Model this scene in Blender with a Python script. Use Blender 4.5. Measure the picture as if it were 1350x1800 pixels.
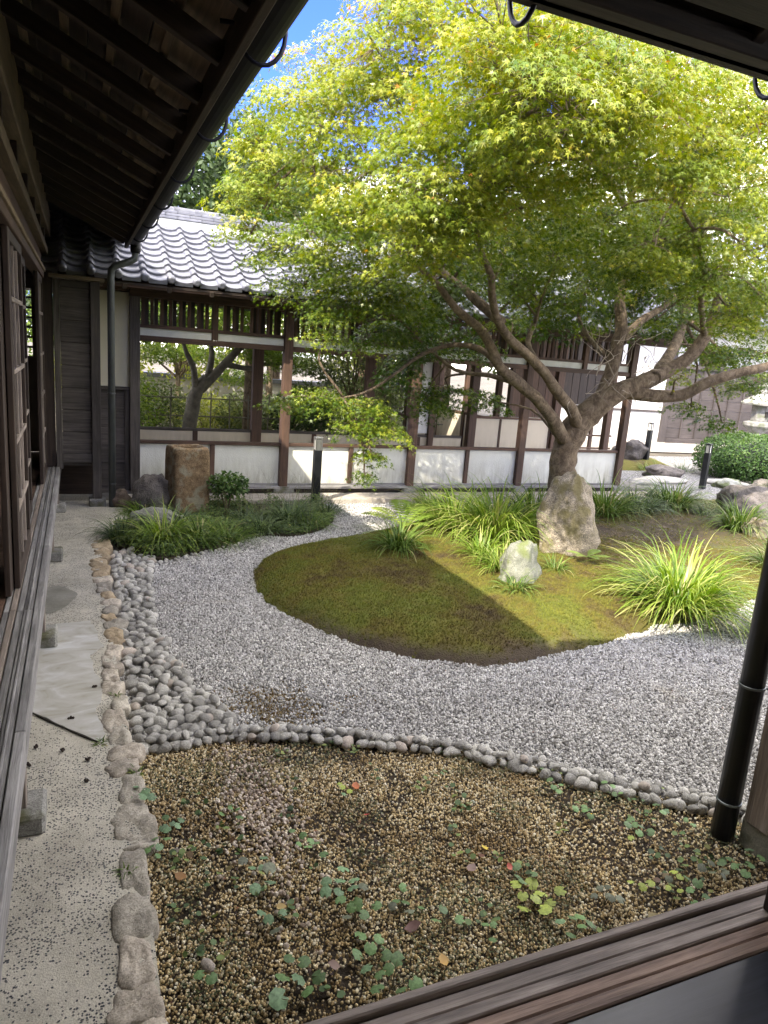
import bpy, bmesh, math, random
import numpy as np
from mathutils import Vector, Matrix, noise

for o in list(bpy.data.objects):
    bpy.data.objects.remove(o)
S = bpy.context.scene
COL = S.collection
rnd = random.Random(7)
rng = np.random.default_rng(7)

# ------------------------------------------------------------------ camera
H = 1.87
F, PITCH, ROLL, YAW = 1253.0, .21688, .07639, .41236
fw = Vector((math.sin(YAW)*math.cos(PITCH), math.cos(YAW)*math.cos(PITCH), -math.sin(PITCH)))
_rt = Vector((math.cos(YAW), -math.sin(YAW), 0))
_up = _rt.cross(fw)
rt = _rt*math.cos(ROLL) + _up*math.sin(ROLL)
up = -_rt*math.sin(ROLL) + _up*math.cos(ROLL)
cam_d = bpy.data.cameras.new('camera')
cam = bpy.data.objects.new('camera', cam_d)
COL.objects.link(cam)
cam.matrix_world = Matrix(((rt.x, up.x, -fw.x, 0), (rt.y, up.y, -fw.y, 0), (rt.z, up.z, -fw.z, H), (0, 0, 0, 1)))
cam_d.sensor_fit = 'VERTICAL'
cam_d.sensor_height = 36
cam_d.lens = F/1800*36
cam_d.clip_start = .02
cam_d.clip_end = 400
S.camera = cam

# ------------------------------------------------------------------ sky, sun, exposure
SUN = Vector((2.28, 1.86, -2.78)).normalized()
elev = math.asin(-SUN.z)
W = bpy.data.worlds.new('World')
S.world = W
W.use_nodes = True
wn = W.node_tree.nodes
wl = W.node_tree.links
bg = wn['Background']
sky = wn.new('ShaderNodeTexSky')
sky.sky_type = 'NISHITA'
sky.sun_disc = False
sky.sun_elevation = elev
sky.sun_rotation = math.atan2(-SUN.x, -SUN.y)
sky.air_density = 1.0
sky.dust_density = .8
# heavy bright cloud added, mostly out of view, to lift light in the shade
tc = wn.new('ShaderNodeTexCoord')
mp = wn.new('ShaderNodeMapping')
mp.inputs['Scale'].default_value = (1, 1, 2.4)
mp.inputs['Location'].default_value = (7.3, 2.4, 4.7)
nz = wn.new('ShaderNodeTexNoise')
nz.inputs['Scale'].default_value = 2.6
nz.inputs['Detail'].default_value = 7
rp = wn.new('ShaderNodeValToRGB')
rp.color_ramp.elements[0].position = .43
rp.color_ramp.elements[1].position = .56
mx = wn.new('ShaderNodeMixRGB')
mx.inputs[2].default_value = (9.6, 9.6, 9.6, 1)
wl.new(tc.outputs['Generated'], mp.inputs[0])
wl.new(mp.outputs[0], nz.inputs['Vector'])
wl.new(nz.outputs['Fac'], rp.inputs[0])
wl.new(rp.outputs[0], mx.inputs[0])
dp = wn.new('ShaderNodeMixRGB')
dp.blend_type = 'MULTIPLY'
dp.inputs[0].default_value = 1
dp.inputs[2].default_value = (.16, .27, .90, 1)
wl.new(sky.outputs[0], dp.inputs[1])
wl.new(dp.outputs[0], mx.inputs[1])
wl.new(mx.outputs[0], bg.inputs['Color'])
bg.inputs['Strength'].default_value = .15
sun_d = bpy.data.lights.new('sun', 'SUN')
sun_d.energy = 2.0
sun_d.angle = math.radians(.55)
sun_d.color = (1, .955, .88)
sun = bpy.data.objects.new('sun', sun_d)
COL.objects.link(sun)
sun.rotation_euler = SUN.to_track_quat('-Z', 'Y').to_euler()
sun.location = (-8, -7, 12)
S.view_settings.view_transform = 'Standard'
S.view_settings.look = 'None'
S.view_settings.gamma = 1
S.view_settings.use_curve_mapping = False
S.view_settings.exposure = 2.42
S.view_settings.use_white_balance = True
S.view_settings.white_balance_temperature = 7150


# ------------------------------------------------------------------ measuring helpers (photo point -> real place)
def ray(px, py):
    return ((px-675)*rt - (py-900)*up + F*fw).normalized()


def gp(px, py, z=0.0):
    d = ray(px, py)
    return Vector((0, 0, H)) + d*((z-H)/d.z)


def at(px, py, Y):
    d = ray(px, py)
    return Vector((0, 0, H)) + d*(Y/d.y)


# ------------------------------------------------------------------ object helpers
def tag(o, label=None, cat=None, group=None, kind=None):
    if label: o['label'] = label
    if cat: o['category'] = cat
    if group: o['group'] = group
    if kind: o['kind'] = kind
    return o


def empty(name, loc=(0, 0, 0), label=None, cat=None, group=None, rz=0):
    o = bpy.data.objects.new(name, None)
    COL.objects.link(o)
    o.location = loc
    o.rotation_euler = (0, 0, rz)
    o.empty_display_size = .1
    return tag(o, label, cat, group)


def link(name, me, parent=None, loc=None, rot=None, scale=None):
    o = bpy.data.objects.new(name, me)
    COL.objects.link(o)
    if loc is not None: o.location = loc
    if rot is not None: o.rotation_euler = rot
    if scale is not None: o.scale = scale
    if parent is not None:
        # every thing root stands unrotated unless built in its own frame (local=True callers set loc relative)
        o.parent = parent
        if not parent.get('_local') and loc is not None:
            q = Vector((0, 0, 0))
            p = parent
            while p is not None:
                q += p.location
                p = p.parent
            o.location = Vector(loc) - q
    return o


def smooth(me, ang=None):
    me.polygons.foreach_set('use_smooth', [True]*len(me.polygons))


_boxcache = {}


def box_mesh(sx, sy, sz, m, bev):
    k = (round(sx, 4), round(sy, 4), round(sz, 4), m.name, bev)
    if k in _boxcache:
        return _boxcache[k]
    bm = bmesh.new()
    bmesh.ops.create_cube(bm, size=1)
    bmesh.ops.scale(bm, vec=(sx, sy, sz), verts=bm.verts)
    if bev:
        b = min(bev, min(sx, sy, sz)*.3)
        bmesh.ops.bevel(bm, geom=bm.edges[:], offset=b, segments=1, affect='EDGES')
    me = bpy.data.meshes.new('box')
    bm.to_mesh(me)
    bm.free()
    me.materials.append(m)
    _boxcache[k] = me
    return me


def box(name, x0, x1, y0, y1, z0, z1, m, parent=None, bev=.003, label=None, rot=None):
    me = box_mesh(x1-x0, y1-y0, z1-z0, m, bev)
    o = link(name, me, parent, ((x0+x1)/2, (y0+y1)/2, (z0+z1)/2), rot)
    if label: o['label'] = label
    return o


class MB:
    def __init__(s):
        s.v = []
        s.f = []

    def box(s, x0, x1, y0, y1, z0, z1):
        n = len(s.v)
        s.v += [(x, y, z) for z in (z0, z1) for y in (y0, y1) for x in (x0, x1)]
        s.f += [tuple(n+i for i in q) for q in ((0, 2, 3, 1), (4, 5, 7, 6), (0, 1, 5, 4), (2, 6, 7, 3), (0, 4, 6, 2), (1, 3, 7, 5))]
        return s

    def tube(s, pts, rad, seg=8, cap=True):
        n0 = len(s.v)
        pts = [Vector(p) for p in pts]
        if not hasattr(rad, '__len__'): rad = [rad]*len(pts)
        ref = None
        for i, p in enumerate(pts):
            t = (pts[min(i+1, len(pts)-1)] - pts[max(i-1, 0)]).normalized()
            if ref is None:
                ref = t.orthogonal().normalized()
            ref = (ref - t*ref.dot(t))
            if ref.length < 1e-4: ref = t.orthogonal()
            ref.normalize()
            b = t.cross(ref)
            for k in range(seg):
                a = 2*math.pi*k/seg
                s.v.append(tuple(p + (ref*math.cos(a) + b*math.sin(a))*rad[i]))
        for i in range(len(pts)-1):
            for k in range(seg):
                a = n0+i*seg+k
                b2 = n0+i*seg+(k+1) % seg
                s.f.append((a, b2, b2+seg, a+seg))
        if cap:
            s.f.append(tuple(n0+k for k in range(seg))[::-1])
            s.f.append(tuple(n0+(len(pts)-1)*seg+k for k in range(seg)))
        return s

    def poly(s, pts):
        n = len(s.v)
        s.v += [tuple(p) for p in pts]
        s.f.append(tuple(range(n, n+len(pts))))
        return s

    def lathe(s, prof, c=(0, 0, 0), seg=16, a0=0):
        n0 = len(s.v)
        for r, z in prof:
            for k in range(seg):
                a = a0+2*math.pi*k/seg
                s.v.append((c[0]+r*math.cos(a), c[1]+r*math.sin(a), c[2]+z))
        for i in range(len(prof)-1):
            for k in range(seg):
                a = n0+i*seg+k
                b = n0+i*seg+(k+1) % seg
                s.f.append((a, b, b+seg, a+seg))
        s.f.append(tuple(n0+k for k in range(seg))[::-1])
        s.f.append(tuple(n0+(len(prof)-1)*seg+k for k in range(seg)))
        return s

    def mesh(s, m, sm=False):
        me = bpy.data.meshes.new('m')
        me.from_pydata(s.v, [], s.f)
        me.materials.append(m)
        if sm: smooth(me)
        me.update()
        return me

    def build(s, name, m, parent=None, sm=False, loc=None, label=None, bev=0):
        o = link(name, s.mesh(m, sm), parent, loc if loc is not None else (0, 0, 0))
        if label: o['label'] = label
        if bev:
            b = o.modifiers.new('b', 'BEVEL')
            b.width = bev
            b.segments = 1
            b.limit_method = 'ANGLE'
        return o


# ------------------------------------------------------------------ materials
_mats = {}


def new_mat(name):
    m = bpy.data.materials.new(name)
    m.use_nodes = True
    n, l = m.node_tree.nodes, m.node_tree.links
    return m, n, l, n['Principled BSDF']


def N(n, t, **kw):
    x = n.new(t)
    for k, v in kw.items():
        if k in ('operation', 'blend_type', 'feature', 'distance', 'noise_dimensions', 'wave_type', 'bands_direction', 'attribute_name', 'wave_profile'):
            setattr(x, k, v)
        else:
            x.inputs[k].default_value = v
    return x


def ramp(n, stops):
    r = n.new('ShaderNodeValToRGB')
    e = r.color_ramp.elements
    while len(e) < len(stops): e.new(.5)
    for i, (p, c) in enumerate(stops):
        e[i].position = p
        if not hasattr(c, '__len__'): c = (c, c, c)
        e[i].color = (*c, 1)
    return r


def C4(c): return (c[0], c[1], c[2], 1)


def wood(name, dark, light, axis='z', rough=.7, grain=1.0, bump=.25, stain=.35, streak=None):
    key = ('wood', name, axis)
    if key in _mats: return _mats[key]
    m, n, l, p = new_mat(name+'_'+axis)
    tc = n.new('ShaderNodeTexCoord')
    oi = n.new('ShaderNodeObjectInfo')
    ad = N(n, 'ShaderNodeVectorMath', operation='MULTIPLY_ADD')
    cb = n.new('ShaderNodeCombineXYZ')
    for i in range(3): l.new(oi.outputs['Random'], cb.inputs[i])
    ad.inputs[1].default_value = (37, 51, 23)
    l.new(cb.outputs[0], ad.inputs[0])
    l.new(tc.outputs['Object'], ad.inputs[2])
    sc = {'x': (1.2, 22, 22), 'y': (22, 1.2, 22), 'z': (22, 22, 1.2)}[axis]
    mp = n.new('ShaderNodeMapping')
    mp.inputs['Scale'].default_value = [s*grain for s in sc]
    l.new(ad.outputs[0], mp.inputs[0])
    nz = N(n, 'ShaderNodeTexNoise', Scale=2.2, Detail=6, Roughness=.65, Distortion=.6)
    l.new(mp.outputs[0], nz.inputs['Vector'])
    nz3 = N(n, 'ShaderNodeTexNoise', Scale=9, Detail=3, Roughness=.6)
    l.new(mp.outputs[0], nz3.inputs['Vector'])
    r = ramp(n, [(.3, dark), (.52, [(a+b)/2 for a, b in zip(dark, light)]), (.72, light)])
    l.new(nz.outputs['Fac'], r.inputs[0])
    nz2 = N(n, 'ShaderNodeTexNoise', Scale=3.0, Detail=4, Roughness=.6)
    l.new(ad.outputs[0], nz2.inputs['Vector'])
    r2 = ramp(n, [(.3, 1-stain), (.7, 1.0)])
    l.new(nz2.outputs['Fac'], r2.inputs[0])
    mul = N(n, 'ShaderNodeMixRGB', blend_type='MULTIPLY', Fac=1)
    l.new(r.outputs[0], mul.inputs[1])
    l.new(r2.outputs[0], mul.inputs[2])
    # per-board tone
    mr = n.new('ShaderNodeMapRange')
    mr.inputs['To Min'].default_value = .78
    mr.inputs['To Max'].default_value = 1.2
    l.new(oi.outputs['Random'], mr.inputs[0])
    mul2 = N(n, 'ShaderNodeMixRGB', blend_type='MULTIPLY', Fac=1)
    l.new(mul.outputs[0], mul2.inputs[1])
    l.new(mr.outputs[0], mul2.inputs[2])
    l.new(mul2.outputs[0], p.inputs['Base Color'])
    p.inputs['Roughness'].default_value = rough
    mxh = N(n, 'ShaderNodeMath', operation='ADD')
    l.new(nz.outputs['Fac'], mxh.inputs[0])
    l.new(nz3.outputs['Fac'], mxh.inputs[1])
    b = N(n, 'ShaderNodeBump', Strength=bump, Distance=.004)
    l.new(mxh.outputs[0], b.inputs['Height'])
    l.new(b.outputs[0], p.inputs['Normal'])
    if streak:
        p.inputs['Coat Weight'].default_value = streak
        p.inputs['Coat Roughness'].default_value = .3
    _mats[key] = m
    return m


def stone(name, c1, c2, scale=8, rough=.85, bump=.5, speck=.25, moss=None, vary=.3, dist=.01, lich=None, world=False):
    m, n, l, p = new_mat(name)
    tc = n.new('ShaderNodeTexCoord')
    oi = n.new('ShaderNodeObjectInfo')
    geo = n.new('ShaderNodeNewGeometry')
    vec = geo.outputs['Position'] if world else tc.outputs['Object']
    ad = N(n, 'ShaderNodeVectorMath', operation='ADD')
    l.new(vec, ad.inputs[0])
    if not world:
        l.new(oi.outputs['Location'], ad.inputs[1])
    nz = N(n, 'ShaderNodeTexNoise', Scale=scale, Detail=8, Roughness=.65)
    l.new(ad.outputs[0], nz.inputs['Vector'])
    r = ramp(n, [(.32, c1), (.68, c2)])
    l.new(nz.outputs['Fac'], r.inputs[0])
    sp = N(n, 'ShaderNodeTexVoronoi', Scale=scale*22)
    l.new(ad.outputs[0], sp.inputs['Vector'])
    sr = n.new('ShaderNodeSeparateColor')
    l.new(sp.outputs['Color'], sr.inputs[0])
    mr = n.new('ShaderNodeMapRange')
    mr.inputs['To Min'].default_value = 1-speck
    mr.inputs['To Max'].default_value = 1+speck
    l.new(sr.outputs[0], mr.inputs[0])
    mul = N(n, 'ShaderNodeMixRGB', blend_type='MULTIPLY', Fac=1)
    l.new(r.outputs[0], mul.inputs[1])
    l.new(mr.outputs[0], mul.inputs[2])
    mr2 = n.new('ShaderNodeMapRange')
    mr2.inputs['To Min'].default_value = 1-vary
    mr2.inputs['To Max'].default_value = 1+vary
    l.new(oi.outputs['Random'], mr2.inputs[0])
    mul2 = N(n, 'ShaderNodeMixRGB', blend_type='MULTIPLY', Fac=1)
    l.new(mul.outputs[0], mul2.inputs[1])
    l.new(mr2.outputs[0], mul2.inputs[2])
    out = mul2.outputs[0]
    if moss:
        nm = N(n, 'ShaderNodeTexNoise', Scale=scale*.6, Detail=5)
        l.new(ad.outputs[0], nm.inputs['Vector'])
        rm = ramp(n, [(.5, 0.0), (.62, 1.0)])
        l.new(nm.outputs['Fac'], rm.inputs[0])
        mm = N(n, 'ShaderNodeMixRGB')
        mm.inputs[2].default_value = C4(moss)
        l.new(rm.outputs[0], mm.inputs[0])
        l.new(out, mm.inputs[1])
        out = mm.outputs[0]
    l.new(out, p.inputs['Base Color'])
    p.inputs['Roughness'].default_value = rough
    nf = N(n, 'ShaderNodeTexNoise', Scale=scale*7, Detail=6, Roughness=.75)
    l.new(ad.outputs[0], nf.inputs['Vector'])
    hh = N(n, 'ShaderNodeMath', operation='MULTIPLY_ADD')
    hh.inputs[1].default_value = .45
    l.new(nf.outputs['Fac'], hh.inputs[0])
    l.new(nz.outputs['Fac'], hh.inputs[2])
    b = N(n, 'ShaderNodeBump', Strength=min(1, bump*1.3), Distance=dist*1.3)
    l.new(hh.outputs[0], b.inputs['Height'])
    l.new(b.outputs[0], p.inputs['Normal'])
    return m


def plain(name, c, rough=.6, metal=0, noise_amt=.15, scale=6, bump=0, spec=None, dirt=None):
    m, n, l, p = new_mat(name)
    tc = n.new('ShaderNodeTexCoord')
    nz = N(n, 'ShaderNodeTexNoise', Scale=scale, Detail=6, Roughness=.6)
    l.new(tc.outputs['Object'], nz.inputs['Vector'])
    r = ramp(n, [(.3, [x*(1-noise_amt) for x in c]), (.7, [min(1, x*(1+noise_amt)) for x in c])])
    l.new(nz.outputs['Fac'], r.inputs[0])
    l.new(r.outputs[0], p.inputs['Base Color'])
    p.inputs['Roughness'].default_value = rough
    p.inputs['Metallic'].default_value = metal
    if dirt:
        geo = n.new('ShaderNodeNewGeometry')
        sx_ = n.new('ShaderNodeSeparateXYZ')
        l.new(geo.outputs['Position'], sx_.inputs[0])
        mpd = n.new('ShaderNodeMapping')
        mpd.inputs['Scale'].default_value = (9, 9, 1.6)
        l.new(geo.outputs['Position'], mpd.inputs[0])
        nd = N(n, 'ShaderNodeTexNoise', Scale=1.4, Detail=7, Roughness=.7)
        l.new(mpd.outputs[0], nd.inputs['Vector'])
        mrz = n.new('ShaderNodeMapRange')
        mrz.inputs['From Min'].default_value = dirt[0]
        mrz.inputs['From Max'].default_value = dirt[1]
        mrz.inputs['To Min'].default_value = 1.0
        mrz.inputs['To Max'].default_value = .10
        l.new(sx_.outputs['Z'], mrz.inputs[0])
        rd = ramp(n, [(.32, 0.0), (.68, 1.0)])
        l.new(nd.outputs['Fac'], rd.inputs[0])
        mu = N(n, 'ShaderNodeMath', operation='MULTIPLY')
        l.new(mrz.outputs[0], mu.inputs[0])
        l.new(rd.outputs[0], mu.inputs[1])
        md = n.new('ShaderNodeMixRGB')
        md.inputs[2].default_value = (c[0]*.45, c[1]*.42, c[2]*.34, 1)
        l.new(mu.outputs[0], md.inputs[0])
        l.new(r.outputs[0], md.inputs[1])
        l.new(md.outputs[0], p.inputs['Base Color'])
    if spec is not None: p.inputs['Specular IOR Level'].default_value = spec
    if bump:
        nb = N(n, 'ShaderNodeTexNoise', Scale=scale*14, Detail=3)
        l.new(tc.outputs['Object'], nb.inputs['Vector'])
        b = N(n, 'ShaderNodeBump', Strength=bump, Distance=.004)
        l.new(nb.outputs['Fac'], b.inputs['Height'])
        l.new(b.outputs[0], p.inputs['Normal'])
    return m


def leaf_mat(name, cols, trans=.45, rough=.5, hue_attr=True):
    """cols: ramp stops over the per-leaf random attribute 'rnd'."""
    m, n, l, p = new_mat(name)
    at_ = n.new('ShaderNodeAttribute')
    at_.attribute_name = 'rnd'
    r = ramp(n, cols)
    l.new(at_.outputs['Fac'], r.inputs[0])
    l.new(r.outputs[0], p.inputs['Base Color'])
    p.inputs['Roughness'].default_value = rough
    p.inputs['Specular IOR Level'].default_value = .35
    t = n.new('ShaderNodeBsdfTranslucent')
    hs = N(n, 'ShaderNodeHueSaturation', Saturation=1.15, Value=1.25)
    l.new(r.outputs[0], hs.inputs['Color'])
    l.new(hs.outputs[0], t.inputs['Color'])
    mx = n.new('ShaderNodeMixShader')
    mx.inputs[0].default_value = trans
    l.new(p.outputs[0], mx.inputs[1])
    l.new(t.outputs[0], mx.inputs[2])
    l.new(mx.outputs[0], n['Material Output'].inputs['Surface'])
    return m


def pebble_mat(name, cols, tint=None, rough=.8):
    """per-instance colour, tinted by patches of dirt at world position."""
    m, n, l, p = new_mat(name)
    oi = n.new('ShaderNodeObjectInfo')
    r = ramp(n, cols)
    l.new(oi.outputs['Random'], r.inputs[0])
    out = r.outputs[0]
    geo = n.new('ShaderNodeNewGeometry')
    if tint:
        nz = N(n, 'ShaderNodeTexNoise', Scale=tint[1], Detail=5, Roughness=.6)
        l.new(geo.outputs['Position'], nz.inputs['Vector'])
        rm = ramp(n, [(tint[2], 0.0), (tint[3], tint[4])])
        l.new(nz.outputs['Fac'], rm.inputs[0])
        mm = N(n, 'ShaderNodeMixRGB', blend_type='MULTIPLY')
        mm.inputs[2].default_value = C4(tint[0])
        l.new(rm.outputs[0], mm.inputs[0])
        l.new(out, mm.inputs[1])
        out = mm.outputs[0]
    nz2 = N(n, 'ShaderNodeTexNoise', Scale=160, Detail=3)
    l.new(geo.outputs['Position'], nz2.inputs['Vector'])
    r2 = ramp(n, [(.3, .82), (.7, 1.1)])
    l.new(nz2.outputs['Fac'], r2.inputs[0])
    m3 = N(n, 'ShaderNodeMixRGB', blend_type='MULTIPLY', Fac=1)
    l.new(out, m3.inputs[1])
    l.new(r2.outputs[0], m3.inputs[2])
    l.new(m3.outputs[0], p.inputs['Base Color'])
    p.inputs['Roughness'].default_value = rough
    p.inputs['Specular IOR Level'].default_value = .18
    return m


M_dark = lambda a='z': wood('dark_timber', (.022, .014, .010), (.075, .048, .034), a, .65)
M_brown = lambda a='z': wood('brown_timber', (.062, .034, .022), (.165, .092, .06), a, .7)
M_grey = lambda a='z': wood('weathered_timber', (.15, .143, .14), (.50, .485, .475), a, .6, 1.0, .5)
M_greyb = lambda a='z': wood('weathered_brown_timber', (.16, .13, .108), (.54, .45, .385), a, .62, 1.0, .5)
M_redb = lambda a='z': wood('worn_red_timber', (.17, .105, .075), (.56, .39, .29), a, .6, 1.0, .5)
M_tan = lambda a='z': wood('tan_timber', (.13, .095, .055), (.29, .215, .135), a, .7)
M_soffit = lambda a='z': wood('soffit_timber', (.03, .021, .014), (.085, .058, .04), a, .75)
M_lap = lambda a='x': wood('siding_timber', (.05, .042, .037), (.16, .138, .122), a, .75, 1.0, .6)
M_far = lambda a='x': wood('bleached_timber', (.045, .036, .032), (.10, .083, .076), a, .75)


# ------------------------------------------------------------------ shapes made of many small leaves / blades
def soup(name, tv, tf, pos, fr, sc, m, parent=None, rv=None, kind='stuff', loc=None, sm=False):
    """pos (n,3); fr (n,3,3) rows = local axes; sc (n,) or (n,3)."""
    n = len(pos)
    tv = np.array(tv, float)
    k = len(tv)
    sc = np.asarray(sc, float)
    if sc.ndim == 1: sc = np.repeat(sc[:, None], 3, 1)
    V = np.einsum('nki,nij->nkj', tv[None]*sc[:, None, :], fr) + pos[:, None]
    me = bpy.data.meshes.new(name)
    me.vertices.add(n*k)
    me.vertices.foreach_set('co', V.reshape(-1).astype(np.float32))
    lt = np.array([len(f) for f in tf])
    loops = np.concatenate([np.array(f) for f in tf])
    L = (loops[None] + (np.arange(n)*k)[:, None]).reshape(-1)
    me.loops.add(len(L))
    me.loops.foreach_set('vertex_index', L.astype(np.int32))
    tot = np.tile(lt, n)
    st = np.concatenate([[0], np.cumsum(tot)[:-1]])
    me.polygons.add(len(tot))
    me.polygons.foreach_set('loop_start', st.astype(np.int32))
    try:
        me.polygons.foreach_set('loop_total', tot.astype(np.int32))
    except Exception:
        pass
    me.update(calc_edges=True)
    if rv is None: rv = rng.random(n)
    a = me.attributes.new('rnd', 'FLOAT', 'FACE')
    a.data.foreach_set('value', np.repeat(rv, len(tf)).astype(np.float32))
    me.materials.append(m)
    if sm: smooth(me)
    o = link(name, me, parent, loc if loc is not None else (0, 0, 0))
    if kind: o['kind'] = kind
    return o


def frames(d, nrm):
    """rows: x side, y = direction d, z = normal."""
    d = d/np.linalg.norm(d, axis=1, keepdims=True)
    x = np.cross(d, nrm)
    x /= np.linalg.norm(x, axis=1, keepdims=True)+1e-9
    z = np.cross(x, d)
    return np.stack([x, d, z], 1)


def maple_template():
    v = [(0, 0, 0)]
    tips = [(-118, .55), (-62, .85), (0, 1.0), (62, .85), (118, .55)]
    for i, (a, r) in enumerate(tips):
        ra = math.radians(a)
        v.append((math.sin(ra)*r*.5, .12+math.cos(ra)*r*.5, -.10*r))
        if i < 4:
            an = math.radians((a+tips[i+1][0])/2)
            v.append((math.sin(an)*.095, .12+math.cos(an)*.095, 0.02))
    return v, [tuple(range(len(v)))[::-1]]


MAPLE_V, MAPLE_F = maple_template()
RH_V = [(0, 0, 0), (.26, .5, -.03), (0, 1, -.12), (-.26, .5, -.03)]
RH_F = [(0, 1, 2, 3)]


def unit(v): return v/(np.linalg.norm(v, axis=-1, keepdims=True)+1e-9)


def grass_clump(name, base, nb, L, wid, lean, m, label, group=None, spread=.08, seed=0, up_bias=.5, cat='plant', parent=None, kindst=False):
    r = np.random.default_rng(seed)
    V, Fc, rv = [], [], []
    nseg = 6
    idx = 0
    for b in range(nb):
        az = r.random()*2*math.pi
        rr = spread*math.sqrt(r.random())
        p0 = np.array([math.cos(az)*rr, math.sin(az)*rr, 0])
        az2 = az + r.normal()*.5
        dr = np.array([math.cos(az2), math.sin(az2), 0])
        side = np.array([-dr[1], dr[0], 0])
        ll = L*(.55+.5*r.random())
        th0 = math.radians(6+62*r.random()**.8*lean)
        bend = math.radians((70+75*r.random())*lean)
        p = p0.copy()
        tw = r.normal()*.5
        kt = .35+.6*r.random()
        kink = math.radians(55)*r.random() if r.random() < .22 else 0
        wid_ = wid*(.7+.6*r.random())
        sd = side*math.cos(tw)+np.array([0, 0, 1])*math.sin(tw)*.5
        for s in range(nseg+1):
            t = s/nseg
            w = wid_*(.75+.5*math.sin(math.pi*min(1, t*1.3+.1)))*(1-t**3)*.6+.0004
            V += [tuple(p-sd*w), tuple(p+sd*w)]
            th = th0+bend*t**1.4+(kink if t > kt else 0)
            p = p+(dr*math.sin(th)+np.array([0, 0, 1])*math.cos(th))*ll/nseg
            if p[2] < .004: p[2] = .004
        q = r.random()*.93 if r.random() > .08 else 1.0
        for s in range(nseg):
            a = idx+2*s
            Fc.append((a, a+1, a+3, a+2))
            rv.append(q)
        idx += 2*(nseg+1)
    me = bpy.data.meshes.new(name)
    me.from_pydata(V, [], Fc)
    at_ = me.attributes.new('rnd', 'FLOAT', 'FACE')
    at_.data.foreach_set('value', rv)
    me.materials.append(m)
    smooth(me)
    o = link(name, me, parent, base)
    if label: tag(o, label, cat, group)
    return o


_rockn = [0]


def rock_mesh(sx, sy, sz, m, seed=0, sub=4, rough=.22, cuts=7, boxy=0, taper=0):
    bm = bmesh.new()
    bmesh.ops.create_icosphere(bm, subdivisions=sub, radius=1)
    r = random.Random(seed)
    pl = []
    for i in range(cuts):
        d = Vector((r.gauss(0, 1), r.gauss(0, 1), r.gauss(0, .8))).normalized()
        pl.append((d, .62+.25*r.random()))
    off = Vector((seed*3.1, seed*1.7, 5))
    for v in bm.verts:
        c = v.co.copy()
        if boxy:
            c *= (abs(c.x)**boxy+abs(c.y)**boxy+abs(c.z)**boxy)**(-1/boxy)
        for d, k in pl:
            e = c.dot(d)-k
            if e > 0: c -= d*e*.92
        nn = noise.fractal(c*1.7+off, 1, 2, 4)
        n2 = noise.fractal(c*6+off, 1, 2, 3)
        c *= 1+rough*nn+rough*.25*n2
        tp = 1-taper*c.z
        v.co = Vector((c.x*sx*tp, c.y*sy*tp, c.z*sz))
    me = bpy.data.meshes.new('rock')
    bm.to_mesh(me)
    bm.free()
    me.materials.append(m)
    smooth(me)
    return me


def slabstone_mesh(sx, sy, sz, m, seed):
    """rough kerb stone: irregular outline, nearly flat worn top"""
    r = random.Random(seed)
    n = 26
    off = Vector((seed*2.3, 1.1, 0))
    crn = [r.uniform(.80, 1.0) for _ in range(4)]
    mb = MB()
    rings = ((1.05, -.5), (1.03, .10), (1.0, .34), (.93, .47), (.6, .52), (.28, .50))
    for k_, (sc, z) in enumerate(rings):
        for i in range(n):
            a = 2*math.pi*i/n
            ca, sa = math.cos(a), math.sin(a)
            rr = (abs(ca)**3.2+abs(sa)**3.2)**(-1/3.2)
            q_ = int((a/(math.pi/2))) % 4
            rr *= crn[q_]*.5+.5
            rr *= 1+.30*noise.noise(Vector((ca*1.3, sa*1.3, 0))+off)
            p = Vector((ca*rr*sx*.5*sc, sa*rr*sy*.5*sc, z*sz))
            nn = noise.fractal(p*22+off, 1, 2, 4)
            p.z += (nn*.012+noise.noise(p*9+off)*.018) if k_ > 0 else 0
            p.x += nn*.004
            mb.v.append(tuple(p))
    c0 = len(mb.v)
    mb.v.append((0, 0, .52*sz))
    for k_ in range(len(rings)-1):
        for i in range(n):
            a = k_*n+i
            b = k_*n+(i+1) % n
            mb.f.append((a, b, b+n, a+n))
    for i in range(n):
        mb.f.append((c0-n+i, c0-n+(i+1) % n, c0))
    return mb.mesh(m, True)


def rock(name, loc, sx, sy, sz, m, label, cat='rock', group=None, seed=0, rz=0, **kw):
    o = link(name, rock_mesh(sx, sy, sz, m, seed, **kw), None, loc, (0, 0, rz))
    return tag(o, label, cat, group)


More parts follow.
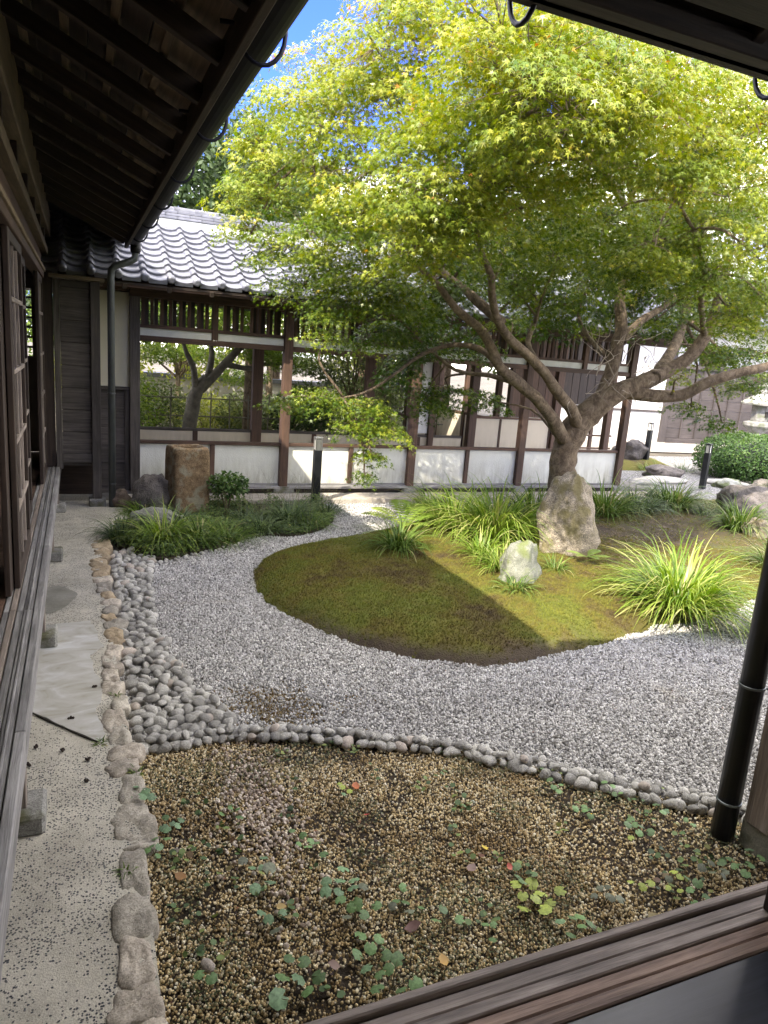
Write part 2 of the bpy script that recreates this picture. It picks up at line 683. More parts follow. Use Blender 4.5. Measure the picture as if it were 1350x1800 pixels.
def scatter(name, pts, src, smin, smax, label, cat, full_rot=True, parent=None, zsq=None):
    me = bpy.data.meshes.new(name)
    me.vertices.add(len(pts))
    me.vertices.foreach_set('co', np.asarray(pts, np.float32).reshape(-1))
    o = link(name, me, parent, (0, 0, 0))
    g = bpy.data.node_groups.new(name, 'GeometryNodeTree')
    g.interface.new_socket(name='Geometry', in_out='INPUT', socket_type='NodeSocketGeometry')
    g.interface.new_socket(name='Geometry', in_out='OUTPUT', socket_type='NodeSocketGeometry')
    n, l = g.nodes, g.links
    gi = n.new('NodeGroupInput')
    go = n.new('NodeGroupOutput')
    ip = n.new('GeometryNodeInstanceOnPoints')
    ob = n.new('GeometryNodeObjectInfo')
    ob.inputs['Object'].default_value = src
    rr = n.new('FunctionNodeRandomValue')
    rr.data_type = 'FLOAT_VECTOR'
    rr.inputs[0].default_value = (0, 0, 0) if full_rot else (-.25, -.25, 0)
    rr.inputs[1].default_value = (6.283, 6.283, 6.283) if full_rot else (.25, .25, 6.283)
    rs = n.new('FunctionNodeRandomValue')
    rs.data_type = 'FLOAT'
    rs.inputs[2].default_value = smin
    rs.inputs[3].default_value = smax
    rs.inputs['Seed'].default_value = 3
    m2p = n.new('GeometryNodeMeshToPoints')
    l.new(gi.outputs[0], m2p.inputs[0])
    l.new(m2p.outputs[0], ip.inputs['Points'])
    l.new(ob.outputs['Geometry'], ip.inputs['Instance'])
    l.new(rr.outputs[0], ip.inputs['Rotation'])
    l.new(rs.outputs[1], ip.inputs['Scale'])
    l.new(ip.outputs[0], go.inputs[0])
    md = o.modifiers.new('scatter', 'NODES')
    md.node_group = g
    return tag(o, label, cat, None, 'stuff')


def in_poly(P, poly):
    x, y = P[:, 0], P[:, 1]
    c = np.zeros(len(P), bool)
    n = len(poly)
    for i in range(n):
        x1, y1 = poly[i][:2]
        x2, y2 = poly[(i+1) % n][:2]
        k = ((y1 > y) != (y2 > y))
        with np.errstate(divide='ignore', invalid='ignore'):
            xi = (x2-x1)*(y-y1)/(y2-y1)+x1
        c ^= k & (x < xi)
    return c


def poly_dist(P, poly):
    d = np.full(len(P), 1e9)
    n = len(poly)
    for i in range(n):
        a = np.array(poly[i][:2])
        b = np.array(poly[(i+1) % n][:2])
        ab = b-a
        t = np.clip(((P-a)@ab)/(ab@ab+1e-12), 0, 1)
        d = np.minimum(d, np.linalg.norm(P-(a+t[:, None]*ab), axis=1))
    return d


def grid_pts(x0, x1, y0, y1, s, jit=.35):
    xs = np.arange(x0, x1, s)
    ys = np.arange(y0, y1, s*.866)
    X, Y = np.meshgrid(xs, ys)
    X = X + (np.arange(len(ys)) % 2)[:, None]*s/2
    P = np.stack([X.ravel(), Y.ravel()], 1)
    return P + rng.normal(0, s*jit*.5, P.shape)


def smooth_poly(pts, it=2):
    p = [np.array(q[:2], float) for q in pts]
    for _ in range(it):
        q = []
        for i in range(len(p)):
            a, b = p[i], p[(i+1) % len(p)]
            q += [a*.75+b*.25, a*.25+b*.75]
        p = q
    return p


def wnoise(x, y, s, o=0):
    return noise.noise(Vector((x*s, y*s, o)))


def vnoise(P, s, seed=0, oct=4):
    """cheap vectorised value noise, 0..1"""
    r = np.random.default_rng(seed)
    T = r.random((64, 64))
    out = np.zeros(len(P))
    amp, tot = 1.0, 0.0
    for k in range(oct):
        q = P*s*(2**k)+seed*7.3+k*11.1
        i = np.floor(q).astype(int)
        f = q-i
        f = f*f*(3-2*f)
        a = T[i[:, 0] % 64, i[:, 1] % 64]
        b = T[(i[:, 0]+1) % 64, i[:, 1] % 64]
        c = T[i[:, 0] % 64, (i[:, 1]+1) % 64]
        d = T[(i[:, 0]+1) % 64, (i[:, 1]+1) % 64]
        out += amp*((a*(1-f[:, 0])+b*f[:, 0])*(1-f[:, 1])+(c*(1-f[:, 0])+d*f[:, 0])*f[:, 1])
        tot += amp
        amp *= .5
    return out/tot


# ================================================================== GROUND
ISLAND = [gp(*q) for q in ((445, 1012), (452, 1032), (475, 1058), (505, 1078), (560, 1103), (600, 1122), (700, 1149), (800, 1167), (870, 1167), (960, 1152),
                           (1050, 1130), (1120, 1108), (1170, 1092), (1240, 1088), (1310, 1062), (1350, 1030))]
ISLAND = [(p.x, p.y) for p in ISLAND] + [(8.0, 4.7), (10.4, 5.6), (11.0, 7.2), (10.2, 8.0), (8.4, 8.1), (6.6, 7.95), (5.2, 7.85), (4.4, 7.6), (3.7, 7.3), (3.2, 6.95), (2.55, 6.62), (1.95, 6.45), (1.48, 6.05)]
ISL = smooth_poly(ISLAND, 2)
ISLa = np.array(ISL)


def isl_h(P):
    P = np.asarray(P, float).reshape(-1, 2)
    ins = in_poly(P, ISL)
    d = poly_dist(P, ISL)
    d = np.where(ins, d, 0)
    h = .085*(1-np.exp(-d/.13)) + .11*(1-np.exp(-d/1.3))
    h += np.where(ins, ((vnoise(P, 2.2, 3)-.5)*.07+(vnoise(P, 11, 4)-.5)*.022)*(1-np.exp(-d/.2)), 0)
    return np.where(ins, h, -.03)


def gm(px, py):
    """photo point -> point on the mossy mound"""
    z = 0.0
    for _ in range(8):
        p = gp(px, py, z)
        z = max(0., float(isl_h([(p.x, p.y)])[0]))
    p.z = z
    return p


# base earth
m_earth, n_, l_, p_ = new_mat('earth')
geo_ = n_.new('ShaderNodeNewGeometry')
e1 = N(n_, 'ShaderNodeTexNoise', Scale=.8, Detail=8, Roughness=.7)
l_.new(geo_.outputs['Position'], e1.inputs['Vector'])
e2 = ramp(n_, [(.3, (.05, .04, .028)), (.5, (.11, .095, .07)), (.7, (.17, .16, .13))])
l_.new(e1.outputs['Fac'], e2.inputs[0])
l_.new(e2.outputs[0], p_.inputs['Base Color'])
p_.inputs['Roughness'].default_value = .95
e3 = N(n_, 'ShaderNodeTexVoronoi', Scale=45)
l_.new(geo_.outputs['Position'], e3.inputs['Vector'])
e4 = N(n_, 'ShaderNodeBump', Strength=.7, Distance=.015)
l_.new(e3.outputs['Distance'], e4.inputs['Height'])
l_.new(e4.outputs[0], p_.inputs['Normal'])
MB().poly([(-150, -150, -.03), (150, -150, -.03), (150, 150, -.03), (-150, 150, -.03)]).build('ground', m_earth)['kind'] = 'structure'

# far gravel sheet (behind and right of the mound) with its material
m_gsheet, n_, l_, p_ = new_mat('white_gravel_sheet')
geo_ = n_.new('ShaderNodeNewGeometry')
v1 = N(n_, 'ShaderNodeTexVoronoi', Scale=55)
l_.new(geo_.outputs['Position'], v1.inputs['Vector'])
sp_ = n_.new('ShaderNodeSeparateColor')
l_.new(v1.outputs['Color'], sp_.inputs[0])
r1 = ramp(n_, [(0, (.20, .195, .185)), (.4, (.42, .415, .40)), (1, (.66, .65, .63))])
l_.new(sp_.outputs[0], r1.inputs[0])
r2 = ramp(n_, [(.25, 1.0), (.62, .25)])
l_.new(v1.outputs['Distance'], r2.inputs[0])
mm_ = N(n_, 'ShaderNodeMixRGB', blend_type='MULTIPLY', Fac=1)
l_.new(r1.outputs[0], mm_.inputs[1])
l_.new(r2.outputs[0], mm_.inputs[2])
l_.new(mm_.outputs[0], p_.inputs['Base Color'])
p_.inputs['Roughness'].default_value = .9
b_ = N(n_, 'ShaderNodeBump', Strength=1, Distance=.012)
b_.invert = True
l_.new(v1.outputs['Distance'], b_.inputs['Height'])
l_.new(b_.outputs[0], p_.inputs['Normal'])

GRAV = [(.15, 3.2), (.64, 3.2), (.9, 3.14), (1.16, 3.0), (1.41, 2.9), (1.67, 2.78), (1.88, 2.6), (2.08, 2.42), (2.27, 2.26), (2.47, 2.1), (2.7, 1.93), (3.4, 1.3), (12, 1.3), (20, 4), (20, 13.1), (8.4, 13.1), (8.4, 8.3), (2.4, 8.3), (2.35, 7.6), (1.9, 7.0), (1.3, 6.6), (.15, 6.3)]
MB().poly([(x, y, -.018) for x, y in GRAV]).build('gravel_bed', m_gsheet)['kind'] = 'structure'

# pebble sources (never linked to the scene on their own)
def pebble_src(name, m, seed, flat=.75, sub=1, jag=.25):
    bm = bmesh.new()
    bmesh.ops.create_icosphere(bm, subdivisions=sub, radius=.5)
    r = random.Random(seed)
    for v in bm.verts:
        c = v.co.copy()
        v.co = Vector((c.x, c.y*.85, c.z*flat))*(1+r.uniform(-jag, jag))
    me = bpy.data.meshes.new(name)
    bm.to_mesh(me)
    bm.free()
    me.materials.append(m)
    return bpy.data.objects.new(name, me)


m_peb = pebble_mat('white_gravel', [(0, (.17, .16, .145)), (.2, (.38, .37, .345)), (.6, (.54, .525, .50)), (1, (.76, .745, .71))],
                   tint=((.55, .45, .30), 1.1, .62, .74, .55))
GP = grid_pts(.2, 7.0, 1.5, 8.3, .0148)
rag = np.stack([vnoise(GP, 9, 91, 3)-.5, vnoise(GP, 9, 92, 3)-.5], 1)*.11
k = in_poly(GP, GRAV) & ~in_poly(GP+rag, ISL)
GP = GP[k]
# coarse material takes over further back
dist_ = np.linalg.norm(GP, axis=1)
GP = GP[(dist_ < 6.5) | (rng.random(len(GP)) < .8)]
gz = -.010+.030*(vnoise(GP, 2.6, 5)-.5)+rng.uniform(-.003, .003, len(GP))+.012*(vnoise(GP, 8, 9)-.5)
STAINC = gp(470, 1245)
sd_ = np.exp(-(((GP[:, 0]-STAINC.x)/.28)**2+((GP[:, 1]-STAINC.y)/.22)**2))
stn = rng.random(len(GP)) < sd_*.85*(vnoise(GP, 6, 12) > .38)
A = np.column_stack([GP, gz])
scatter('gravel', A[~stn], pebble_src('pebble_a', m_peb, 1), .010, .021, 'pale grey gravel sea curving around the moss mound', 'gravel')
m_pebr = pebble_mat('rusty_gravel', [(0, (.10, .065, .03)), (.4, (.24, .17, .08)), (.8, (.33, .27, .16)), (1, (.45, .42, .35))])
scatter('rusty_gravel', A[stn], pebble_src('pebble_b', m_pebr, 4), .009, .017, 'rust brown patch of gravel behind the front row of cobbles', 'gravel')

# brown pea gravel bed in front
FRONT = [(.13, 1.0), (.13, 3.2), (.64, 3.2), (.9, 3.14), (1.16, 3.0), (1.41, 2.9), (1.67, 2.78), (1.88, 2.6), (2.08, 2.42), (2.27, 2.26), (2.47, 2.1), (2.62, 1.9), (3.4, 1.0), (2.6, .8)]
m_soil = stone('soil', (.03, .021, .013), (.08, .058, .036), 30, .95, .8, .4, world=True)
MB().poly([(x, y, -.014) for x, y in FRONT]).build('soil_bed', m_soil)['kind'] = 'structure'
FP = grid_pts(.1, 3.4, .9, 3.25, .0106)
FP = FP[in_poly(FP, FRONT)]
nz_ = vnoise(FP, 1.9, 21)
fz = -.006+rng.uniform(-.003, .003, len(FP))+.014*(vnoise(FP, 5, 2)-.5)
m_pea = pebble_mat('pea_gravel', [(0, (.10, .07, .035)), (.15, (.38, .28, .14)), (.45, (.68, .53, .29)), (.8, (.82, .71, .48)), (1, (.90, .85, .70))],
                   tint=((.36, .28, .19), 2.2, .50, .66, .75))
keep = rng.random(len(FP)) < np.where(vnoise(FP, 3.1, 83) > .60, .58, .95)
scatter('pea_gravel', np.column_stack([FP, fz])[keep], pebble_src('pebble_c', m_pea, 2, .8, 1, .3), .005, .0142, 'brown and tan pea gravel bed between path, cobbles and veranda', 'gravel')
# pinker, larger grit drifting down the middle-left of the bed, and greenish moss grit to the right
q = gp(455, 1420)
wv = np.exp(-((FP[:, 0]-(q.x+.0*(FP[:, 1]-q.y)))/.12)**2)*np.exp(-((FP[:, 1]-q.y)/.38)**2)
kk = rng.random(len(FP)) < wv*.42
m_pk = pebble_mat('pink_gravel', [(0, (.22, .17, .13)), (.5, (.44, .36, .29)), (1, (.70, .62, .54))])
scatter('pinkish_gravel', np.column_stack([FP, fz+.006])[kk], pebble_src('pebble_d', m_pk, 6), .014, .024, 'drift of larger pinkish grey pebbles lying in the brown pea gravel', 'gravel')

# ------------------------------------------------ concrete path
m_path, n_, l_, p_ = new_mat('exposed_aggregate')
geo_ = n_.new('ShaderNodeNewGeometry')
a1 = N(n_, 'ShaderNodeTexNoise', Scale=3.5, Detail=8, Roughness=.7)
l_.new(geo_.outputs['Position'], a1.inputs['Vector'])
a2 = ramp(n_, [(.3, (.36, .335, .275)), (.7, (.62, .585, .495))])
l_.new(a1.outputs['Fac'], a2.inputs[0])
dn = N(n_, 'ShaderNodeTexNoise', Scale=60, Detail=2)
l_.new(geo_.outputs['Position'], dn.inputs['Vector'])
dd = N(n_, 'ShaderNodeVectorMath', operation='MULTIPLY_ADD')
l_.new(dn.outputs['Color'], dd.inputs[0])
dd.inputs[1].default_value = (.007, .007, .007)
l_.new(geo_.outputs['Position'], dd.inputs[2])
v_ = N(n_, 'ShaderNodeTexVoronoi', Scale=105, Randomness=1)
l_.new(dd.outputs[0], v_.inputs['Vector'])
pm = ramp(n_, [(.33, 1.0), (.43, 0.0)])
l_.new(v_.outputs['Distance'], pm.inputs[0])
sp_ = n_.new('ShaderNodeSeparateColor')
l_.new(v_.outputs['Color'], sp_.inputs[0])
dens = N(n_, 'ShaderNodeTexNoise', Scale=4.5, Detail=4)
l_.new(geo_.outputs['Position'], dens.inputs['Vector'])
th_ = N(n_, 'ShaderNodeMath', operation='LESS_THAN')
dr = n_.new('ShaderNodeMapRange')
dr.inputs['From Min'].default_value = .35
dr.inputs['From Max'].default_value = .65
dr.inputs['To Min'].default_value = .10
dr.inputs['To Max'].default_value = .98
l_.new(dens.outputs['Fac'], dr.inputs[0])
l_.new(sp_.outputs[0], th_.inputs[0])
l_.new(dr.outputs[0], th_.inputs[1])
mk = N(n_, 'ShaderNodeMath', operation='MULTIPLY')
l_.new(pm.outputs[0], mk.inputs[0])
l_.new(th_.outputs[0], mk.inputs[1])
pc = ramp(n_, [(0, (.025, .03, .04)), (.7, (.08, .085, .095)), (1, (.2, .19, .17))])
l_.new(sp_.outputs[1], pc.inputs[0])
mm_ = n_.new('ShaderNodeMixRGB')
l_.new(mk.outputs[0], mm_.inputs[0])
l_.new(a2.outputs[0], mm_.inputs[1])
l_.new(pc.outputs[0], mm_.inputs[2])
fine = N(n_, 'ShaderNodeTexNoise', Scale=220, Detail=3)
l_.new(geo_.outputs['Position'], fine.inputs['Vector'])
fr_ = ramp(n_, [(.3, .78), (.7, 1.15)])
l_.new(fine.outputs['Fac'], fr_.inputs[0])
m4 = N(n_, 'ShaderNodeMixRGB', blend_type='MULTIPLY', Fac=1)
l_.new(mm_.outputs[0], m4.inputs[1])
l_.new(fr_.outputs[0], m4.inputs[2])
l_.new(m4.outputs[0], p_.inputs['Base Color'])
p_.inputs['Roughness'].default_value = .85
b_ = N(n_, 'ShaderNodeBump', Strength=.6, Distance=.004)
ba = N(n_, 'ShaderNodeMath', operation='ADD')
l_.new(mk.outputs[0], ba.inputs[0])
l_.new(fine.outputs['Fac'], ba.inputs[1])
l_.new(ba.outputs[0], b_.inputs['Height'])
l_.new(b_.outputs[0], p_.inputs['Normal'])

PATHR = [(.19, .2), (.19, 1.7), (.19, 2.6), (.19, 3.3), (.17, 4.4), (.16, 5.4), (.16, 6.6), (.25, 7.1), (.45, 7.6), (.5, 8.45)]
mb = MB()
top = [(x, y, .03) for x, y in PATHR]
mb.poly([(-3, .2, .03)] + top + [(-3, 8.45, .03)])
for i in range(len(top)-1):
    a, b = top[i], top[i+1]
    mb.poly([(a[0], a[1], -.03), (b[0], b[1], -.03), b, a])
mb.build('path', m_path)['kind'] = 'structure'

m_cem, n_, l_, p_ = new_mat('cement_skim')
geo_ = n_.new('ShaderNodeNewGeometry')
a1 = N(n_, 'ShaderNodeTexNoise', Scale=4, Detail=6, Roughness=.6, Distortion=1.2)
mp_ = n_.new('ShaderNodeMapping')
mp_.inputs['Scale'].default_value = (1, 1.8, 1)
l_.new(geo_.outputs['Position'], mp_.inputs[0])
l_.new(mp_.outputs[0], a1.inputs['Vector'])
a2 = ramp(n_, [(.28, (.25, .235, .19)), (.42, (.38, .365, .32)), (.55, (.44, .43, .40)), (.7, (.55, .555, .55))])
l_.new(a1.outputs['Fac'], a2.inputs[0])
l_.new(a2.outputs[0], p_.inputs['Base Color'])
p_.inputs['Roughness'].default_value = .7
b_ = N(n_, 'ShaderNodeBump', Strength=.25, Distance=.004)
l_.new(a1.outputs['Fac'], b_.inputs['Height'])
l_.new(b_.outputs[0], p_.inputs['Normal'])
pts = [(88, 1100), (110, 1096), (158, 1090), (172, 1115), (180, 1135), (160, 1150), (165, 1180), (176, 1195), (182, 1225), (165, 1250), (186, 1290), (180, 1302), (150, 1292), (110, 1276), (80, 1262), (52, 1250), (50, 1225), (60, 1160), (70, 1120)]
P3 = [gp(x, y, .034) for x, y in pts]
P3 = [P3[i].lerp(P3[(i+1) % len(P3)], t)+Vector((noise.noise(P3[i].lerp(P3[(i+1) % len(P3)], t)*14)*.018, noise.noise(P3[i].lerp(P3[(i+1) % len(P3)], t)*14+Vector((7, 0, 0)))*.03, 0)) for i in range(len(P3)) for t in (0, .2, .4, .6, .8)]
P3 = [p if p.x > -.29 else Vector((-.29, p.y, p.z)) for p in P3]
mb = MB()
mb.poly(P3[::-1])
for i in range(len(P3)):
    a, b = P3[i], P3[(i+1) % len(P3)]
    mb.poly([(a.x, a.y, .02), (b.x, b.y, .02), b, a])
mb.build('cement_patch', m_cem)['kind'] = 'structure'
# dark crack line along the near edge of the patch
mb = MB()
cr = [gp(x, y, .036) for x, y in ((50, 1250), (80, 1264), (112, 1279), (150, 1295), (172, 1304))]
mb.tube(cr, [.004, .006, .004, .006, .003], 5)
mb.build('path_crack', plain('crack_dirt', (.04, .035, .028), .95))['kind'] = 'structure'
q = gp(100, 1052, .034)
mb = MB()
mb.poly([(q.x+.15*math.cos(a)*(1+.2*math.sin(3*a))-.03, q.y+.26*math.sin(a)*(1+.15*math.cos(4*a+1)), .034) for a in [i*2*math.pi/24 for i in range(24)]])
mb.build('old_cement_patch', stone('old_cement', (.16, .155, .12), (.27, .26, .22), 6, .8, .3, .1, world=True))['kind'] = 'structure'

# corridor plinth and the darker earth under the building corner
m_conc = stone('washed_concrete', (.30, .265, .22), (.44, .40, .34), 14, .85, .3, .3, world=True)
box('corridor_plinth', .5, 8.6, 8.32, 8.72, -.03, .045, m_conc)['kind'] = 'structure'
box('corridor_floor', .5, 8.6, 8.83, 11.2, -.03, .06, stone('floor_slab', (.20, .19, .17), (.30, .28, .25), 5, .85, .2, .1, world=True))['kind'] = 'structure'

# ------------------------------------------------ edge stones, cobbles
m_edge = [stone('edge_stone_pink', (.33, .285, .23), (.57, .51, .425), 9, .85, .6, .25, vary=.25),
          stone('edge_stone_ochre', (.28, .21, .13), (.46, .37, .25), 9, .85, .6, .2, vary=.2),
          stone('edge_stone_grey', (.27, .245, .20), (.49, .45, .38), 9, .85, .6, .25, vary=.25)]
edging = empty('stone_edging', (.18, 3.9, 0), 'row of rough pinkish and ochre stones edging the concrete path', 'stone edging')
y = 1.25
i = 0
while y < 6.75:
    far = y > 4.3
    L = rnd.uniform(.09, .19) if far else (rnd.uniform(.10, .26) if y > 2.7 else rnd.uniform(.08, .30))
    cx = .155+.02*math.sin(y*3)+rnd.uniform(-.012, .012)
    if 3.3 < y < 4.6: cx += .02
    mi = 1 if (y > 4.3 and rnd.random() < .7) else (0 if rnd.random() < .6 else 2)
    me = slabstone_mesh(rnd.uniform(.09, .165), L*1.1, .07, m_edge[mi], 100+i)
    o = link('edging_stone', me, edging, (cx+rnd.uniform(-.015, .01), y+L/2, .004), (rnd.uniform(-.06, .06), rnd.uniform(-.05, .05), rnd.uniform(-.12, .12)))
    y += L*.97
    i += 1

m_cob = stone('cobble', (.32, .31, .28), (.66, .64, .585), 16, .85, .6, .45, vary=.36)
m_cobp = stone('cobble_pink', (.36, .31, .26), (.60, .53, .46), 16, .8, .35, .3, vary=.25)
cob_meshes = [rock_mesh(.5, rnd.uniform(.33, .42), rnd.uniform(.26, .33), m_cob, 300+i, 2, .17, 7) for i in range(9)]
cob_meshes += [rock_mesh(.5, .38, .3, m_cobp, 400+i, 2, .10, 4) for i in range(2)]
STRIP = [(.23, 3.12), (.24, 6.35), (.36, 6.42), (.56, 6.2), (.52, 5.9), (.47, 5.3), (.43, 4.9), (.46, 4.5), (.47, 4.1), (.56, 3.7), (.68, 3.35), (.70, 3.12)]
strip = empty('cobble_strip', (.4, 4.5, 0), 'broad band of grey river cobbles between edging stones and white gravel', 'cobbles')
def pack(poly, mind, n, parent, s0, s1, z0, name='cobble', maxn=300, layer2=0):
    a = np.array([p[:2] for p in poly])
    placed = []
    tries = 0
    while len(placed) < n and tries < 60000:
        tries += 1
        x = rnd.uniform(a[:, 0].min(), a[:, 0].max())
        y = rnd.uniform(a[:, 1].min(), a[:, 1].max())
        if not in_poly(np.array([[x, y]]), poly)[0]: continue
        if any((x-u)**2+(y-v)**2 < mind*mind for u, v in placed): continue
        placed.append((x, y))
    for j, (x, y) in enumerate(placed):
        s = rnd.uniform(s0, s1)
        me = cob_meshes[rnd.randrange(9)] if rnd.random() < .94 else cob_meshes[9+rnd.randrange(2)]
        link(name, me, parent, (x, y, z0+rnd.uniform(-.006, .008)), (rnd.uniform(-.35, .35), rnd.uniform(-.35, .35), rnd.uniform(0, 6.28)), (s, s, s))
    return placed
pl1 = pack(STRIP, .052, 250, strip, .055, .115, .008)
# a few riding on top
for x, y in rnd.sample(pl1, 40):
    s = rnd.uniform(.06, .085)
    link('cobble', cob_meshes[rnd.randrange(9)], strip, (x+.02, y+.03, .036), (rnd.uniform(-.3, .3), rnd.uniform(-.3, .3), rnd.uniform(0, 6.28)), (s, s, s))

BORD = [(.28, 3.14), (.66, 3.14), (.93, 3.08), (1.18, 2.96), (1.43, 2.84), (1.67, 2.72), (1.88, 2.55), (2.08, 2.37), (2.27, 2.21), (2.47, 2.05), (2.62, 1.93), (2.80, 1.82), (3.1, 1.6)]
bord = empty('cobble_border', (1.6, 2.8, 0), 'curving row of light grey cobbles dividing white gravel from brown pea gravel', 'cobbles')
def along(poly, t):
    L = [math.dist(poly[i], poly[i+1]) for i in range(len(poly)-1)]
    t *= sum(L)
    for i, l in enumerate(L):
        if t <= l or i == len(L)-1:
            a, b = poly[i], poly[i+1]
            f = min(1, t/l)
            tx, ty = (b[0]-a[0])/l, (b[1]-a[1])/l
            return a[0]+(b[0]-a[0])*f, a[1]+(b[1]-a[1])*f, -ty, tx
        t -= l
nB = 62
for row, (off, s0, s1, z) in enumerate(((-.028, .055, .098, .014), (.030, .052, .095, .018), (.004, .05, .072, .043), (.078, .05, .075, .01))):
    for j in range(nB):
        t = (j+.5*(row % 2)+rnd.uniform(-.2, .2))/nB
        if row == 2 and rnd.random() < .45: continue
        if row == 3 and (t < .55 and rnd.random() < .85): continue
        x, y, nx, ny = along(BORD, min(.999, max(0, t)))
        s = rnd.uniform(s0, s1)
        me = cob_meshes[rnd.randrange(9)] if rnd.random() < .93 else cob_meshes[9+rnd.randrange(2)]
        o_ = off*(1+.5*max(0, t-.6)/.4)
        link('cobble', me, bord, (x+nx*o_+rnd.uniform(-.008, .008), y+ny*o_+rnd.uniform(-.008, .008), z), (rnd.uniform(-.4, .4), rnd.uniform(-.4, .4), rnd.uniform(0, 6.28)), (s, s, s))
# small pebbles trimming the left planting bed
trim = empty('pebble_trim', (1.2, 6.3, 0), 'thin broken line of small grey pebbles along the weedy bed', 'cobbles')
TR = [(.62, 6.05), (.85, 6.22), (1.1, 6.35), (1.35, 6.55), (1.6, 6.85), (1.85, 6.95)]
for j in range(34):
    x, y, nx, ny = along(TR, j/34)
    s = rnd.uniform(.035, .06)
    link('cobble', cob_meshes[rnd.randrange(9)], trim, (x+rnd.uniform(-.03, .03), y+rnd.uniform(-.03, .03), .006), (rnd.uniform(-.4, .4), rnd.uniform(-.4, .4), rnd.uniform(0, 6.28)), (s, s, s))

# ------------------------------------------------ moss mound
m_moss, n_, l_, p_ = new_mat('moss')
def moss_color(n_, l_, geo_, dark=1.0):
    a1 = N(n_, 'ShaderNodeTexNoise', Scale=1.7, Detail=7, Roughness=.68)
    l_.new(geo_.outputs['Position'], a1.inputs['Vector'])
    a2 = ramp(n_, [(.30, (.05*dark, .034*dark, .02*dark)), (.39, (.11*dark, .08*dark, .024*dark)), (.48, (.15*dark, .135*dark, .02*dark)), (.58, (.13*dark, .15*dark, .018*dark)), (.74, (.19*dark, .19*dark, .025*dark))])
    l_.new(a1.outputs['Fac'], a2.inputs[0])
    return a2
geo_ = n_.new('ShaderNodeNewGeometry')
mc = moss_color(n_, l_, geo_, .8)
rim = n_.new('ShaderNodeAttribute')
rim.attribute_name = 'soil'
rmx = n_.new('ShaderNodeMixRGB')
rmx.inputs[2].default_value = (.05, .035, .022, 1)
l_.new(rim.outputs['Fac'], rmx.inputs[0])
l_.new(mc.outputs[0], rmx.inputs[1])
l_.new(rmx.outputs[0], p_.inputs['Base Color'])
p_.inputs['Roughness'].default_value = .95
a3 = N(n_, 'ShaderNodeTexNoise', Scale=90, Detail=4)
l_.new(geo_.outputs['Position'], a3.inputs['Vector'])
b_ = N(n_, 'ShaderNodeBump', Strength=.9, Distance=.012)
l_.new(a3.outputs['Fac'], b_.inputs['Height'])
l_.new(b_.outputs[0], p_.inputs['Normal'])
# heightfield
xs = np.arange(1.1, 11.3, .05)
ys = np.arange(3.3, 8.3, .05)
X, Y = np.meshgrid(xs, ys)
P = np.stack([X.ravel(), Y.ravel()], 1)
Hh = isl_h(P)
me = bpy.data.meshes.new('moss_mound')
nx_ = len(xs)
ins = (Hh > -.02).reshape(len(ys), nx_)
fs = []
for j in range(len(ys)-1):
    for i in range(nx_-1):
        if ins[j:j+2, i:i+2].any():
            a = j*nx_+i
            fs.append((a, a+1, a+1+nx_, a+nx_))
me.from_pydata(np.column_stack([P, Hh]).tolist(), [], fs)
sa = me.attributes.new('soil', 'FLOAT', 'POINT')
def soilness(P):
    d = poly_dist(P, ISL)
    near = np.clip((5.0-P[:, 1])/.8, .15, 1)*np.clip((3.6-P[:, 0])/.8, .2, 1)
    a = np.clip(1.25-d/(.05+.16*vnoise(P, 4, 77)), 0, 1)*near
    rx = np.hypot((P[:, 0]-6.2)/2.2, (P[:, 1]-6.1)/1.15)    # trodden bare earth under the maple
    b = np.clip(1.5-rx-.9*(vnoise(P, 3, 78)-.3), 0, 1)*.85
    return np.clip(np.maximum(a, b), 0, 1)
sa.data.foreach_set('value', soilness(P).astype(np.float32))
me.materials.append(m_moss)
smooth(me)
link('moss_mound', me)['kind'] = 'structure'
# moss tufts
m_tuft, n_, l_, p_ = new_mat('moss_tuft')
geo_ = n_.new('ShaderNodeNewGeometry')
mc = moss_color(n_, l_, geo_, 1.1)
oi_ = n_.new('ShaderNodeObjectInfo')
mr_ = n_.new('ShaderNodeMapRange')
mr_.inputs['To Min'].default_value = .6
mr_.inputs['To Max'].default_value = 1.35
l_.new(oi_.outputs['Random'], mr_.inputs[0])
mm_ = N(n_, 'ShaderNodeMixRGB', blend_type='MULTIPLY', Fac=1)
l_.new(mc.outputs[0], mm_.inputs[1])
l_.new(mr_.outputs[0], mm_.inputs[2])
l_.new(mm_.outputs[0], p_.inputs['Base Color'])
p_.inputs['Roughness'].default_value = .9
mb = MB()
r = random.Random(5)
for i in range(9):
    a = r.random()*6.28
    rr = r.random()*.5
    x, y = math.cos(a)*rr, math.sin(a)*rr
    dx, dy = math.cos(a)*.5, math.sin(a)*.5
    h = r.uniform(.5, 1.0)
    w = .13
    mb.poly([(x-dy*w*2, y+dx*w*2, -.1), (x+dy*w*2, y-dx*w*2, -.1), (x+dx*.7, y+dy*.7, h)])
tsrc = bpy.data.objects.new('tuft_src', mb.mesh(m_tuft))
TP = grid_pts(1.1, 8.6, 3.4, 8.1, .017, .6)
TP = TP[in_poly(TP+np.stack([vnoise(TP, 9, 91, 3)-.5, vnoise(TP, 9, 92, 3)-.5], 1)*.11, ISL)]
dn_ = vnoise(TP, 1.6, 31)
TP = TP[(rng.random(len(TP)) < np.clip((dn_-.28)*5, .12, 1)) & ((TP[:, 0] < 6.2) | (rng.random(len(TP)) < .5))]
TP = TP[rng.random(len(TP)) > soilness(TP)*.95]
th = np.maximum(isl_h(TP), -.006)
scatter('moss', np.column_stack([TP, th-.001]), tsrc, .010, .02, 'short green and rusty moss cushion covering the mound', 'moss', full_rot=False)
